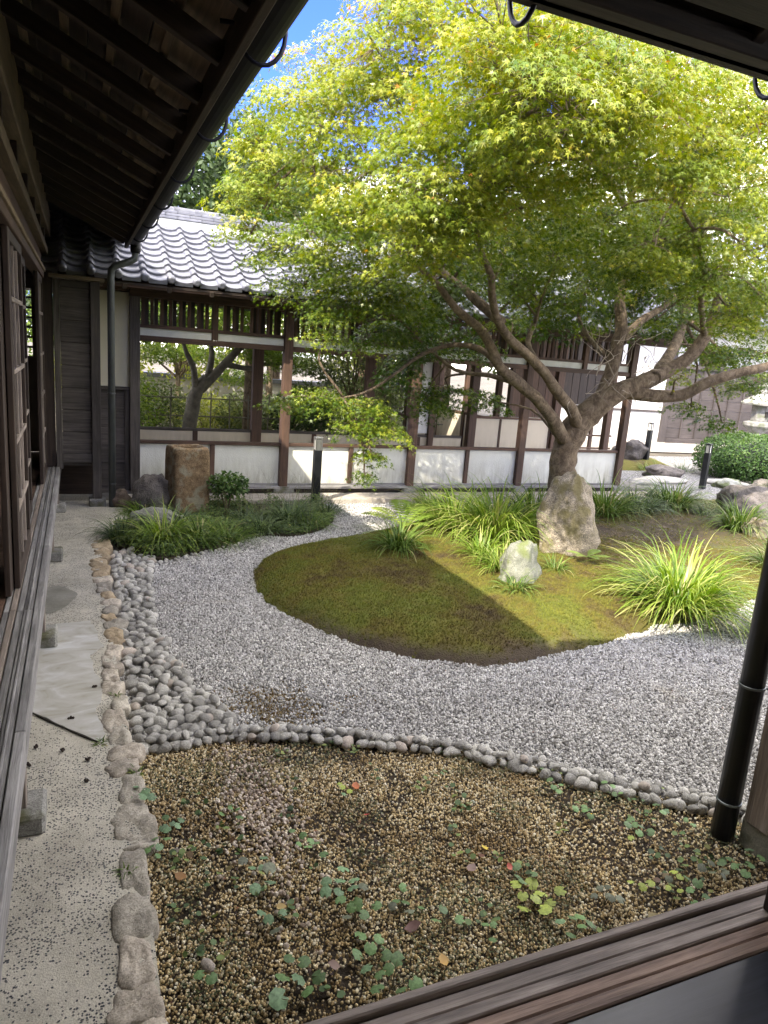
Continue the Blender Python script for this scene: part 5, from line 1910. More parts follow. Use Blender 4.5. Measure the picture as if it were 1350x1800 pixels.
LOBES = [  # px, py, Y, rx, ry, rz, sprays, tone
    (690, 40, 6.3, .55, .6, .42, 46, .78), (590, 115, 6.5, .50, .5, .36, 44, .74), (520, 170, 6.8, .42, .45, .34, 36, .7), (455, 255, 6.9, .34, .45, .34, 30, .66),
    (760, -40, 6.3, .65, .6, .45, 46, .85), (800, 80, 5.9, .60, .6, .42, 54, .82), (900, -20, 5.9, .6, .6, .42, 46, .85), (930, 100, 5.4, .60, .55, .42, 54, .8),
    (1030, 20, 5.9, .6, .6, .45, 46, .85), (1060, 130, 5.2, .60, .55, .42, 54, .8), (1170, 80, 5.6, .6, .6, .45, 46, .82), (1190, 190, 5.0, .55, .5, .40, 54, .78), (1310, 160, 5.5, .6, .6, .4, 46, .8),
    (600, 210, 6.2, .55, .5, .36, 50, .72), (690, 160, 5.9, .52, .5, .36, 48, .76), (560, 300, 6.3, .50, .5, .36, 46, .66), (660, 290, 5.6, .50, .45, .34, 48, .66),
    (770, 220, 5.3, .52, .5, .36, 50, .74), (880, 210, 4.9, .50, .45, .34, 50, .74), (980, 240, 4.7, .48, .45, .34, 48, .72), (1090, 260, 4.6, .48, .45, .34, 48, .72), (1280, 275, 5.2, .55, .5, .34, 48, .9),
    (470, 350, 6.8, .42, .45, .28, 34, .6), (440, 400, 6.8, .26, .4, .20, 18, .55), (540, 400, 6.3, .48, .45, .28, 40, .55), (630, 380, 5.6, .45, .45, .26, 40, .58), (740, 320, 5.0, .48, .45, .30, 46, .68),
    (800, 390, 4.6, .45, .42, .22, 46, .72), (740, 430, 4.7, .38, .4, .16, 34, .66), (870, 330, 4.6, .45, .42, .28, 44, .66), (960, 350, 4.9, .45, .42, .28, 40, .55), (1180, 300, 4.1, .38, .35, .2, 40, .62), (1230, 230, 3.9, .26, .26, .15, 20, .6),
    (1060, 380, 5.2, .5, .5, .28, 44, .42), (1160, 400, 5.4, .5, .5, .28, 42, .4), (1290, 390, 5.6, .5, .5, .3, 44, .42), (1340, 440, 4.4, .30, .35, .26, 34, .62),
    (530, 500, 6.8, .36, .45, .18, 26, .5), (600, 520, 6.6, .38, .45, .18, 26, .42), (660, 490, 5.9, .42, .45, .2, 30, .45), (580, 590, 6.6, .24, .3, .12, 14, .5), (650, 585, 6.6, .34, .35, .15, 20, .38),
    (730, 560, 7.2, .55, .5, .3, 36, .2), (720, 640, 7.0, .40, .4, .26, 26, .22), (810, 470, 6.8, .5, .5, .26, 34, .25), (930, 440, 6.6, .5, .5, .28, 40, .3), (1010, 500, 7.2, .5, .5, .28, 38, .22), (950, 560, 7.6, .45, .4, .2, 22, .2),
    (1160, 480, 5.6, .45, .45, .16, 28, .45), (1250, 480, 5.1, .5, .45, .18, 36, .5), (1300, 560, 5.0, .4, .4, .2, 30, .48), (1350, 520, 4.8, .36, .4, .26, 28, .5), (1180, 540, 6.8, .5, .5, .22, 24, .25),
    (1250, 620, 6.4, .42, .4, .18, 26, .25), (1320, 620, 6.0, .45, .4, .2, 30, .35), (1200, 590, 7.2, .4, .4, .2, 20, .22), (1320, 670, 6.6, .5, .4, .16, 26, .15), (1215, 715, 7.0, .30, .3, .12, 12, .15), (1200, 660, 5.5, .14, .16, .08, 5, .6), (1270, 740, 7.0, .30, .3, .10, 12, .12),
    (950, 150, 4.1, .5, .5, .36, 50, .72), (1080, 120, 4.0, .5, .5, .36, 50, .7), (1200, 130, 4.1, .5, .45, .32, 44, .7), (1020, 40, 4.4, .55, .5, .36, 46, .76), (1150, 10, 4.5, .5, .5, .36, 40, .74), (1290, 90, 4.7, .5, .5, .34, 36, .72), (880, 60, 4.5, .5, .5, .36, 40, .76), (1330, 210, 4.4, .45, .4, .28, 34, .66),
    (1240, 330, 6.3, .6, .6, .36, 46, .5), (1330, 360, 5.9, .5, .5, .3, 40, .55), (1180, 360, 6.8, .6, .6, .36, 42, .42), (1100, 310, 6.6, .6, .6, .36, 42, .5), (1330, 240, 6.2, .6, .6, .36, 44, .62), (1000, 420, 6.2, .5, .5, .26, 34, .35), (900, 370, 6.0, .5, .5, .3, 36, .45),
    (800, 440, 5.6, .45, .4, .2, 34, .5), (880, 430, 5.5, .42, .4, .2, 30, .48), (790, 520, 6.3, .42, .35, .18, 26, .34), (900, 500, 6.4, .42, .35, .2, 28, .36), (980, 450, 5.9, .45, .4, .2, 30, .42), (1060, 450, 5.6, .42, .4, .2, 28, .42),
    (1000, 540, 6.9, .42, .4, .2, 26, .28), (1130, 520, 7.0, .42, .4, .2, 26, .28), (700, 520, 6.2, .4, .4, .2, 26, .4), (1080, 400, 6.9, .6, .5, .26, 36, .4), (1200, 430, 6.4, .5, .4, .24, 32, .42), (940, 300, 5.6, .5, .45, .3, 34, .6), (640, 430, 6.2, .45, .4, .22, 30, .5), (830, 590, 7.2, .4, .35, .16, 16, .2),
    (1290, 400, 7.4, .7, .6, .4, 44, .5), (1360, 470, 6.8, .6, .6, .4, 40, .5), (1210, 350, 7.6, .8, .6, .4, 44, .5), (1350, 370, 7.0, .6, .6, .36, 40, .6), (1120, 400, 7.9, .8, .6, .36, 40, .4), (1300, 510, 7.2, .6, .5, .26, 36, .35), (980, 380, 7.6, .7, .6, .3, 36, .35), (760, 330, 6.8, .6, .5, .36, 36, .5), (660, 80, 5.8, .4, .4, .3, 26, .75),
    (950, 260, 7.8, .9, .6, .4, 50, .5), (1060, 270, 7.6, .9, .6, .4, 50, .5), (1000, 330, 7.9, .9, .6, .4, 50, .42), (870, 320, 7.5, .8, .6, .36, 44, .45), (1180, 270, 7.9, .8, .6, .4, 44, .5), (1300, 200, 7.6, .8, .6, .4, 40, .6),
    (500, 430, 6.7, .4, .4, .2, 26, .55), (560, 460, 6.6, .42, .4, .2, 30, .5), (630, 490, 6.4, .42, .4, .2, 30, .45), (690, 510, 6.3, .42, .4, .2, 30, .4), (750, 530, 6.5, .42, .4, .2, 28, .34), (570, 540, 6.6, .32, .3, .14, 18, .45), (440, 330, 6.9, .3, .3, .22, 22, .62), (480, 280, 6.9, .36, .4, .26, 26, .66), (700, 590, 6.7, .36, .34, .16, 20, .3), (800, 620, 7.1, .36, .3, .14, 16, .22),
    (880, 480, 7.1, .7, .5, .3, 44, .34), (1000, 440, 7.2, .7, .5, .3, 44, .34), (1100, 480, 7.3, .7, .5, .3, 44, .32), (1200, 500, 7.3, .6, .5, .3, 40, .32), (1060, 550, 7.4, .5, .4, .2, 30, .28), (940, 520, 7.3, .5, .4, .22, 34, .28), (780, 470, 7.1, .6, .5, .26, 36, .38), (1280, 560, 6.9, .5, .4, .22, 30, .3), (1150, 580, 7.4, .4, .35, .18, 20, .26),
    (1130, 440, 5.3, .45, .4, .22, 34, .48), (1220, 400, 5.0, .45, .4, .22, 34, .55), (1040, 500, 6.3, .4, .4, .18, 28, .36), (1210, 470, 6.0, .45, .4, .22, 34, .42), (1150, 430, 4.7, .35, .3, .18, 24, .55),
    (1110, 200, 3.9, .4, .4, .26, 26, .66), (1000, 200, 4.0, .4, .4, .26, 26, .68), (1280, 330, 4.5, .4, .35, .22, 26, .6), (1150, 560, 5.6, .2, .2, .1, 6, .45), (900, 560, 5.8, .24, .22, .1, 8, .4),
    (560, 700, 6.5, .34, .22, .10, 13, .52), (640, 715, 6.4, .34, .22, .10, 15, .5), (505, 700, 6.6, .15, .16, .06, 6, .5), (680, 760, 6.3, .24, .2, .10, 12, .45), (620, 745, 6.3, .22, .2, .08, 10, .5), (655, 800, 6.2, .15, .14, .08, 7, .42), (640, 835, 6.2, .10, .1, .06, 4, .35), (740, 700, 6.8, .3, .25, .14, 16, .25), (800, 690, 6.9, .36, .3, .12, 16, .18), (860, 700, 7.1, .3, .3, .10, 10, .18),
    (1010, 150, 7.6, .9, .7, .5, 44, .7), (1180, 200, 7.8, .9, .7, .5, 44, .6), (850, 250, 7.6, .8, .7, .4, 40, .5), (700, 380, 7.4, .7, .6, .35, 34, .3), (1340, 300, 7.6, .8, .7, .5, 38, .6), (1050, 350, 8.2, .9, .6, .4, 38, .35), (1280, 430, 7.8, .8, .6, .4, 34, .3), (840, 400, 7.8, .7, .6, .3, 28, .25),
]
r_ = np.random.default_rng(11)
Lp, Ld, Ln, Lr, Ls = [], [], [], [], []
tw = MB()
limb_pts = []
for o in maple.children:
    for v in o.data.vertices:
        limb_pts.append(v.co+Vector((0, 0, 0)))
limb_np = np.array([tuple(v) for v in limb_pts])+0.0
# limb objects sit at world origin offset by their parent; vertices are world coordinates
# crown lobes that reach out past the frame on the right
for i in range(9):
    a = -1.2+.3*i
    LOBES.append(None)
for li, L in enumerate(LOBES):
    if L is None:
        j = li-(len(LOBES)-9)
        c = np.array([8.1+.35*math.sin(j*2.1), 4.6+.5*j, 2.6+.35*(j % 3)+.3*math.sin(j)])
        rx, ry, rz, ns, tone = .8, .7, .45, 34, .5
    else:
        px_, py_, Yp, rx, ry, rz, ns, tone = L
        if py_ > 640 and px_ < 760: ns = int(ns*2.3)
        if py_ < 330 and Yp < 6.4 and 560 < px_ < 1250: Yp -= .75*(1-abs(px_-860)/420) if abs(px_-860) < 420 else 0
        c = np.array(A_(px_, py_, Yp))
    d = np.linalg.norm(limb_np-c, axis=1)
    k_ = int(np.argmin(d))
    p0 = Vector(limb_np[k_])
    c_v = Vector(c)
    # branch from limb to lobe centre
    if d[k_] > .12:
        mid = (p0+c_v)/2+Vector((r_.normal()*.06, r_.normal()*.06, .08*d[k_]))
        ln = (c_v-p0).length
        rb = .008+.011*min(ln, 1.6)
        limb('branch', [p0, mid, c_v-Vector((0, 0, rz*.3))], [rb, rb*.75, rb*.4], maple, 6, sub=3, jit=.03, seed=li)
    u = unit(r_.normal(size=(max(3, int(ns*.56)), 3)))
    rad = r_.random(len(u))**.45
    cen = c+u*rad[:, None]*np.array([rx, ry, rz])
    ns = max(3, int(ns*.56))
    for s in range(ns):
        outw = unit((cen[s]-c)*np.array([1, 1, .5])+1e-6)
        nrm = unit(np.array([0, 0, 1.0])+outw*.34+r_.normal(0, .13, 3))
        R_ = (.16+.13*r_.random())*min(1, .45+rx)
        nl = int((1250 if c[1] > 6.9 else 2150)*R_*R_*(.75+.5*r_.random()))+8
        pts, off = spray_points(cen[s], nrm, R_, nl, r_)
        dirs = unit(unit(off)+r_.normal(0, .35, (nl, 3))+np.array([0, 0, -.45])+outw*.35)
        ln_ = unit(np.tile(nrm, (nl, 1))+r_.normal(0, .42, (nl, 3)))
        Lp.append(pts)
        Ld.append(dirs)
        Ln.append(ln_)
        far_ = 1.4 if c[1] > 6.9 else 1.0
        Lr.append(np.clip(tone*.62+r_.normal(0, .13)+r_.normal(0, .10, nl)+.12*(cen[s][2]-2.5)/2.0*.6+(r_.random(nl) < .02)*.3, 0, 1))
        Ls.append(r_.uniform(.042, .080, nl)*far_)
        if True:
            a = c_v+(Vector(cen[s])-c_v)*.15
            b = Vector(cen[s])
            m_ = (a+b)/2+Vector((r_.normal()*.03, r_.normal()*.03, .02))
            tw.tube([a, m_, b], [.0045, .003, .0016], 4, False)
Lp = np.concatenate(Lp)
Ld = np.concatenate(Ld)
Ln = np.concatenate(Ln)
Lr = np.concatenate(Lr)
Ls = np.concatenate(Ls)
# keep leaves clear of the two near eaves
kk = ~((Lp[:, 0] < .75) | (Lp[:, 1] < 2.1))
print('maple leaves', kk.sum())
base_off = -np.array(maple.location)
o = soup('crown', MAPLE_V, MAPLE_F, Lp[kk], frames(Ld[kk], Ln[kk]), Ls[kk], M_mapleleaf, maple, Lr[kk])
o = tw.build('twigs', M_bark, maple)
o['kind'] = 'stuff'
# bare dead twigs in the fork
tw = MB()
for i in range(46):
    p = Vector(A_(1100+r_.normal()*45, 650+r_.normal()*32, 5.95+r_.normal()*.12))
    d_ = Vector((r_.normal(), r_.normal()*.5, r_.normal()*.6+.25)).normalized()
    pts = [p]
    for k_ in range(4):
        d_ = (d_+Vector((r_.normal(), r_.normal(), r_.normal()))*.3).normalized()
        pts.append(pts[-1]+d_*.085)
    tw.tube(pts, [.005, .004, .003, .0025, .0015], 4, False)
o = tw.build('dead_twigs', plain('pale_twig', (.30, .25, .19), .9), maple)
o['kind'] = 'stuff'

# ================================================================== GRASSES ON THE MOUND AND IN THE BED
M_grassB = leaf_mat('bright_sedge', [(0, (.09, .17, .025)), (.5, (.20, .31, .045)), (.85, (.34, .42, .09)), (1, (.46, .45, .18))], .35, .38)
M_grassG = leaf_mat('mid_sedge', [(0, (.05, .10, .02)), (.5, (.12, .20, .04)), (.9, (.22, .30, .07)), (1, (.38, .35, .16))], .3, .4)
M_grassD = leaf_mat('dark_sedge', [(0, (.035, .06, .028)), (.6, (.08, .125, .055)), (1, (.18, .23, .10))], .2, .4)
def clump(px, py, nb, L, wid, lean, m, label, spread=.1, seed=0, mound=True, group=None, world=None):
    q = Vector(world) if world else (gm(px, py) if mound else gp(px, py, .012))
    return grass_clump('grass_clump', (q.x, q.y, q.z-.005), nb, L, wid, lean, m, label, group, spread, seed, cat='grass plant')
clump(800, 930, 420, .78, .0115, .95, M_grassB, 'bright arching grass clump right of the fern, left end of the grass bank', .16, 1)
clump(868, 945, 480, .86, .0115, .9, M_grassB, 'tallest bright grass clump in the middle of the bank before the white panels', .17, 2)
clump(935, 925, 420, .78, .011, .95, M_grassG, 'darker arching grass clump immediately left of the tall boulder', .16, 3)
clump(700, 965, 260, .50, .007, 1.0, M_grassG, 'loose grey green grass tuft at the top of the shaded moss, under the fern', .09, 4)
clump(880, 1000, 220, .42, .007, 1.0, M_grassB, 'short bright grass tuft left of the lichened low rock', .10, 5)
clump(905, 1035, 90, .26, .006, 1.0, M_grassG, 'little grass tuft right in front of the lichened low rock', .09, 41)
clump(848, 975, 150, .42, .008, 1.0, M_grassB, 'bright tuft between the grass bank and the lichened rock', .10, 42)
clump(975, 1000, 70, .28, .005, 1.0, M_grassG, 'small green grass tuft between the two rocks by the maple', .07, 6)
clump(1195, 1062, 640, .80, .0115, .98, M_grassB, 'biggest brightest sunlit grass fountain at the right edge of the moss', .20, 7)
clump(1180, 892, 460, .66, .009, .95, M_grassG, 'half shaded grass clump behind the brown clearing, before the black bollard', .22, 8)
clump(1115, 900, 300, .60, .009, .95, M_grassD, 'dark shaded grass clump left of the half shaded one, near the corridor end', .18, 9)
clump(1060, 905, 360, .72, .009, .9, M_grassG, 'green grass clump directly right of the tall boulder', .14, 10)
clump(1300, 930, 340, .62, .008, .95, M_grassG, 'grass clump in front of the broad dark rock on the right', .15, 11)
clump(1372, 1005, 340, .62, .008, .95, M_grassG, 'grass clump cut by the right edge of the picture, above the rain pipe', .15, 12)
clump(1370, 1120, 160, .5, .007, 1.0, M_grassG, 'grass clump lowest at the right edge, left of the grey post', .12, 14)
clump(760, 905, 260, .62, .008, .95, M_grassG, 'shaded grass clump behind the fern, farthest left of the bank', .15, 15)
clump(1240, 905, 120, .34, .005, 1.0, M_grassD, 'low dark grass tuft between the half shaded clump and the right rock', .14, 13)
clump(285, 955, 260, .58, .008, 1.0, M_grassB, 'bright green arching grass in the bed in front of the pale flat rock', .10, 21, False)
clump(350, 955, 200, .52, .007, 1.0, M_grassG, 'green arching grass just right of the bright one in the weedy bed', .10, 22, False)
clump(212, 945, 220, .40, .006, 1.05, M_grassD, 'dark blackish green grass tuft at the path corner of the bed', .10, 23, False)
clump(510, 920, 420, .46, .006, .95, M_grassD, 'rounded dark grass hummock at the right of the weedy bed, near the silver headed light', .13, 24, False)
clump(575, 902, 150, .34, .0045, 1.0, M_grassD, 'loose dark grass at the outer right tip of the weedy bed', .14, 25, False)
clump(430, 915, 110, .36, .0045, 1.0, M_grassD, 'dark grass between the stone basin and the rounded hummock', .14, 26, False)
clump(1370, 870, 160, .45, .006, 1.0, M_grassD, 'dark grass below the hedge at the right picture edge', .2, 27, True)
q = gp(1150, 825)
for i_, (dx_, lb) in enumerate(((0, 'small grass tuft at the foot of the farthest black light'), (-1.6, 'shaded grass tuft on the bank behind the last corridor post'), (.9, 'low grass tuft on the far bank right of the farthest light'))):
    grass_clump('grass_clump', (q.x+dx_-.3, q.y-.2, 0), 130, .34, .005, 1.0, M_grassD if i_ else M_grassG, lb, None, .22, 50+i_, cat='grass plant')
clump(250, 905, 150, .36, .006, 1.0, M_grassG, 'short green tuft behind the pale flat rock in the bed', .1, 31, False)
clump(400, 950, 170, .42, .006, 1.0, M_grassG, 'loose green tuft at the gravel side of the bed below the basin', .12, 32, False)
clump(460, 935, 170, .40, .006, 1.0, M_grassD, 'dark loose tuft at the gravel side of the bed, left of the hummock', .12, 33, False)
clump(315, 925, 140, .46, .007, 1.0, M_grassD, 'dark strap leaved tuft directly in front of the stone basin', .1, 34, False)
clump(545, 925, 160, .36, .005, 1.0, M_grassG, 'green tuft right of the rounded dark hummock', .1, 35, False)
# weeds in the left bed: mixed small leaves nobody could count
wp = grid_pts(.2, 2.8, 6.0, 8.3, .035, 1)
wp = wp[in_poly(wp, BED) & (vnoise(wp, 2.5, 51) > .32)]
wp = np.repeat(wp, 9, 0)
wp = wp+rng.normal(0, .03, wp.shape)
hz_ = rng.random(len(wp))**1.3*(.01+.34*np.clip(vnoise(wp, 3.2, 52)-.25, 0, 1))
az_ = rng.random(len(wp))*6.28
dv = np.stack([np.cos(az_), np.sin(az_), rng.uniform(-.1, .8, len(wp))], 1)
soup('weeds', RH_V, RH_F, np.column_stack([wp, hz_+.012]), frames(dv, unit(rng.normal(0, .4, (len(wp), 3))+[0, 0, 1])), rng.uniform(.018, .042, len(wp)),
     leaf_mat('weed_leaf', [(0, (.05, .085, .03)), (.5, (.11, .17, .055)), (.9, (.19, .27, .08)), (1, (.30, .32, .10))], .3))
tag(bpy.data.objects['weeds'], 'tangle of small leafy weeds filling the shaded bed around the stone basin', 'weeds')
# thin seeding stems over the bed
mb = MB()
for i in range(120):
    x_, y_ = rng.uniform(1.2, 2.6), rng.uniform(7.2, 8.2)
    h = rng.uniform(.2, .5)
    dx, dy = rng.normal(0, .08), rng.normal(0, .08)
    mb.tube([(x_, y_, .01), (x_+dx*.4, y_+dy*.4, h*.6), (x_+dx*1.4, y_+dy*1.4, h)], [.0013, .001, .0006], 3, False)
tag(mb.build('seed_stems', plain('stem', (.22, .22, .10), .8)), 'wispy pale seed stems above the weeds', 'weeds', None, 'stuff')

# nandina-like shrub beside the basin
def shrub(name, loc, h, w, nleaf, ls, m, label, cat='shrub', group=None, seed=0, stems=3, flat=.6, elong=1.0, shape='dome', mstem=None, base=.45):
    r0 = np.random.default_rng(seed)
    root = empty(name, loc, label, cat, group)
    mb = MB()
    loc = np.array(loc, float)
    cs = []
    for i in range(stems):
        a = i*6.28/stems+r0.random()
        tip = loc+np.array([math.cos(a)*w*.35, math.sin(a)*w*.35, h*(.75+.2*r0.random())])
        mb.tube([loc, (loc+tip)/2+np.array([0, 0, .05*h]), tip], [.012*h+.003, .009*h+.002, .004*h+.001], 5, False)
        cs.append(tip)
    mb.build('stem', mstem or M_bark, root)
    u = unit(r0.normal(size=(nleaf, 3)))
    rad = r0.random(nleaf)**.4
    c0 = loc+np.array([0, 0, h*(base+(1-base)/2)])
    pos = c0+u*rad[:, None]*np.array([w/2, w/2, h*(1-base)/2])
    d_ = unit(u*np.array([1, 1, .3])+r0.normal(0, .5, (nleaf, 3))+np.array([0, 0, -.15]))
    nn = unit(r0.normal(0, flat, (nleaf, 3))+np.array([0, 0, 1]))
    soup('foliage', RH_V, RH_F, pos, frames(d_, nn), r0.uniform(.7, 1.2, nleaf)*ls, m, root, np.clip(r0.normal(.5, .22, nleaf)+(u[:, 2])*.1, 0, 1))
    return root
M_shr = leaf_mat('shrub_leaf', [(0, (.02, .05, .014)), (.5, (.055, .115, .03)), (1, (.13, .21, .05))], .3)
q = gp(400, 905)
shrub('small_shrub', (q.x, q.y+.02, .0), .48, .42, 900, .055, M_shr, 'small feathery dark green shrub just right of the stone basin', seed=5, base=.45)

# fern
def fern(base, fronds, label, m, seed=3):
    r0 = np.random.default_rng(seed)
    root = empty('fern', base, label, 'fern')
    for i, (az, L, lift) in enumerate(fronds):
        az = math.radians(az)
        dr = Vector((math.cos(az), math.sin(az), 0))
        sd = Vector((-dr.y, dr.x, 0))
        mb = MB()
        pts = []
        n = 15
        for k_ in range(n+1):
            t = k_/n
            pts.append(Vector(base)+dr*L*t*.85+Vector((0, 0, L*lift*(t-.62*t*t))))
        mb.tube(pts, [.0025]*len(pts), 3, False)
        for k_ in range(2, n+1):
            t = k_/n
            w = L*.26*math.sin(math.pi*min(1, (1-t)*.95+.06))**.9*(1.0 if t > .3 else t/.3*.8+.2)
            for s in (-1, 1):
                p = pts[k_]
                f = (pts[k_]-pts[k_-1]).normalized()
                tip = p+sd*s*w+f*w*.35+Vector((0, 0, -.12*w))
                e = f*(L*.030)
                mb.poly([p-e*.5, p+sd*s*w*.5-e+f*w*.17, tip, p+sd*s*w*.5+e+f*w*.17, p+e*.5])
        o = mb.build('frond', m, root)
        a = o.data.attributes.new('rnd', 'FLOAT', 'FACE')
        a.data.foreach_set('value', [.5+.4*r0.random()]*len(o.data.polygons))
q = gm(708, 935)
fern((q.x, q.y, q.z+.05), [(75, .50, 1.05), (35, .52, .9), (125, .46, .8), (160, .50, .65), (5, .45, .7), (250, .36, .7), (300, .36, .6)], 'sunlit yellow green fern at the left tip of the grass bank', M_grassB)
q = gm(1035, 975)
fern((q.x-.15, q.y-.15, q.z+.03), [(20, .24, .5), (150, .22, .5), (260, .22, .5), (320, .24, .4), (200, .2, .5)], 'small dark fern at the foot of the tall boulder', M_grassG, 8)
q = gm(1000, 960)
# little black netting squares of the mole mesh near the roots
mb = MB()
for (cx_, cy_) in ((1030, 992), (1075, 990)):
    q = gm(cx_, cy_)
    for i in range(7):
        t = (i-3)*.022
        mb.tube([(q.x+t, q.y-.07, q.z+.02), (q.x+t, q.y+.07, q.z+.025)], .0008, 3, False)
        mb.tube([(q.x-.07, q.y+t, q.z+.022), (q.x+.07, q.y+t, q.z+.022)], .0008, 3, False)
tag(mb.build('garden_netting', plain('net', (.02, .02, .02), .6)), 'scraps of fine black netting showing at the tree roots', 'netting')

# ================================================================== SEEDLINGS AND FALLEN LEAVES IN THE PEA GRAVEL
def round_leaf_mesh(m, seed):
    r0 = random.Random(seed)
    mb = MB()
    n = 18
    mb.v.append((0, 0, 0))
    for k_ in range(n):
        a = 2*math.pi*k_/n
        rr = 1*(.92+.075*math.cos(7*a+seed))*(1+.05*r0.uniform(-1, 1))
        if abs(((a+math.pi/2) % (2*math.pi))) < .2: rr *= .5
        mb.v.append((rr*math.cos(a), rr*math.sin(a), -.22*rr*rr+.05*math.sin(5*a)))
    for k_ in range(n):
        mb.f.append((0, 1+k_, 1+(k_+1) % n))
    me = mb.mesh(m, True)
    return me
def seed_leaf_mat(name, c):
    m, n, l, p = new_mat(name)
    tc = n.new('ShaderNodeTexCoord')
    oi = n.new('ShaderNodeObjectInfo')
    w = N(n, 'ShaderNodeTexNoise', Scale=3, Detail=4)
    l.new(tc.outputs['Object'], w.inputs['Vector'])
    r = ramp(n, [(.35, [x*.7 for x in c]), (.65, [x*1.2 for x in c])])
    l.new(w.outputs['Fac'], r.inputs[0])
    mr = n.new('ShaderNodeMapRange')
    mr.inputs['To Min'].default_value = .65
    mr.inputs['To Max'].default_value = 1.3
    l.new(oi.outputs['Random'], mr.inputs[0])
    mm = N(n, 'ShaderNodeMixRGB', blend_type='MULTIPLY', Fac=1)
    l.new(r.outputs[0], mm.inputs[1])
    l.new(mr.outputs[0], mm.inputs[2])
    l.new(mm.outputs[0], p.inputs['Base Color'])
    p.inputs['Roughness'].default_value = .55
    return m
SM = {'g': seed_leaf_mat('seedling_green', (.14, .25, .09)), 'b': seed_leaf_mat('seedling_bluegreen', (.16, .27, .14)), 'y': seed_leaf_mat('seedling_yellow', (.36, .44, .08)), 'r': seed_leaf_mat('seedling_dull', (.15, .17, .11))}
LM = {k_: [round_leaf_mesh(v, s) for s in range(3)] for k_, v in SM.items()}
m_stem = plain('stem_red', (.12, .10, .05), .8)
SEED = [(248, 1412, 7, .022, 'b', 'blue green seedling at the edge of the path beside an orange leaf'),
        (300, 1465, 6, .020, 'b', 'blue green seedling just in from the edging stones'), (408, 1443, 6, .018, 'g', 'green seedling standing alone left of the pinkish pebble drift'),
        (272, 1500, 7, .020, 'g', 'low dark seedling against the edging stones'), (448, 1532, 4, .022, 'b', 'seedling with three round pale leaves below the pinkish drift'),
        (468, 1566, 3, .027, 'b', 'single broad blue green leaf seedling'), (524, 1482, 3, .020, 'g', 'small green seedling above the middle of the bed'),
        (552, 1510, 4, .020, 'g', 'green seedling left of the large spread one'), (600, 1568, 8, .026, 'b', 'large spread of blue green leaves in the centre of the bed'),
        (625, 1618, 7, .027, 'g', 'many leaved seedling below the large spread'), (478, 1632, 4, .021, 'b', 'pale seedling left of centre, low in the bed'),
        (522, 1730, 5, .026, 'g', 'broad leaved seedling near the bottom of the picture'), (360, 1748, 2, .022, 'g', 'tiny two leaved seedling lowest on the left'),
        (524, 1772, 2, .034, 'g', 'large single leaf at the very bottom edge of the bed'), (652, 1702, 6, .024, 'g', 'green seedling close above the veranda edge'),
        (690, 1738, 5, .026, 'g', 'seedling touching the veranda edge board'), (604, 1405, 4, .016, 'y', 'little yellow green seedling beside the red orange fallen leaf'),
        (775, 1378, 3, .015, 'g', 'tiny green seedling high in the bed under the cobbles'), (818, 1425, 4, .016, 'g', 'small green seedling in the upper middle of the bed'),
        (705, 1602, 6, .022, 'g', 'green seedling right of the large spread'), (778, 1628, 3, .023, 'g', 'pair of pale green leaves right of centre'),
        (858, 1652, 3, .020, 'g', 'small seedling close to the veranda right of centre'), (918, 1552, 4, .022, 'g', 'seedling behind the broad leaved yellow green one'),
        (940, 1590, 9, .028, 'y', 'broad leaved bright yellow green seedling, the most showy in the bed'), (1010, 1646, 7, .025, 'g', 'row of green leaves along the veranda edge'),
        (1062, 1590, 6, .020, 'r', 'dull bronze green seedling with one pale leaf'), (1075, 1403, 6, .020, 'g', 'green seedling close under the cobble row at right'),
        (1118, 1470, 6, .020, 'g', 'green seedling by the yellow round leaf'), (1105, 1496, 1, .022, 'y', 'single bright yellow round leaf on a short stem'),
        (1128, 1570, 3, .019, 'y', 'seedling with yellow green leaves near the sill, left of two others'), (1183, 1560, 3, .021, 'y', 'bright star lobed yellow green seedling above the sill'),
        (1184, 1586, 2, .018, 'y', 'two small yellow leaves right against the sill'), (1220, 1583, 5, .022, 'g', 'seedling spilling over the sill edge near the corner post'),
        (1285, 1538, 8, .022, 'g', 'bushy seedling in the corner by the concrete pad'), (1320, 1522, 5, .02, 'g', 'seedling growing at the foot of the concrete pad'),
        (975, 1392, 4, .018, 'g', 'small green seedling under the middle of the cobble row'), (1022, 1440, 4, .018, 'g', 'green seedling beside a small yellow leaf at upper right'),
        (1160, 1440, 4, .018, 'g', 'small seedling under the right end of the cobble row'), (1200, 1458, 3, .018, 'g', 'small seedling left of the foot of the rain pipe'),
        (1250, 1545, 5, .02, 'r', 'dull olive seedling left of the bushy corner one')]
for si, (px_, py_, nl, sz, cm, lb) in enumerate(SEED):
    q = gp(px_, py_, 0)
    sz *= .86
    root = empty('seedling', (q.x, q.y, 0), lb, 'seedling')
    mb = MB()
    R0 = sz*(1.5+.75*nl**.5) if nl > 1 else 0
    for j in range(nl):
        a = j*2.4+si
        rr = R0*math.sqrt((j+.4)/nl)*rnd.uniform(.8, 1.15)
        hh = .022+rnd.uniform(0, .035)+.01*(nl-j)/nl
        p = (q.x+rr*math.cos(a), q.y+rr*math.sin(a), hh)
        key = cm if rnd.random() < .8 else rnd.choice('gbr')
        s = sz*rnd.uniform(.75, 1.15)
        o = link('leaf', LM[key][rnd.randrange(3)], root, p, (rnd.uniform(-.45, .45), rnd.uniform(-.45, .45), rnd.uniform(0, 6.28)), (s, s, s))
        mb.tube([(q.x, q.y, -.005), ((q.x*.6+p[0]*.4), (q.y*.6+p[1]*.4), hh*.75), (p[0], p[1], hh-.002)], [.0014, .0011, .0009], 4, False)
    mb.build('stem', m_stem, root)

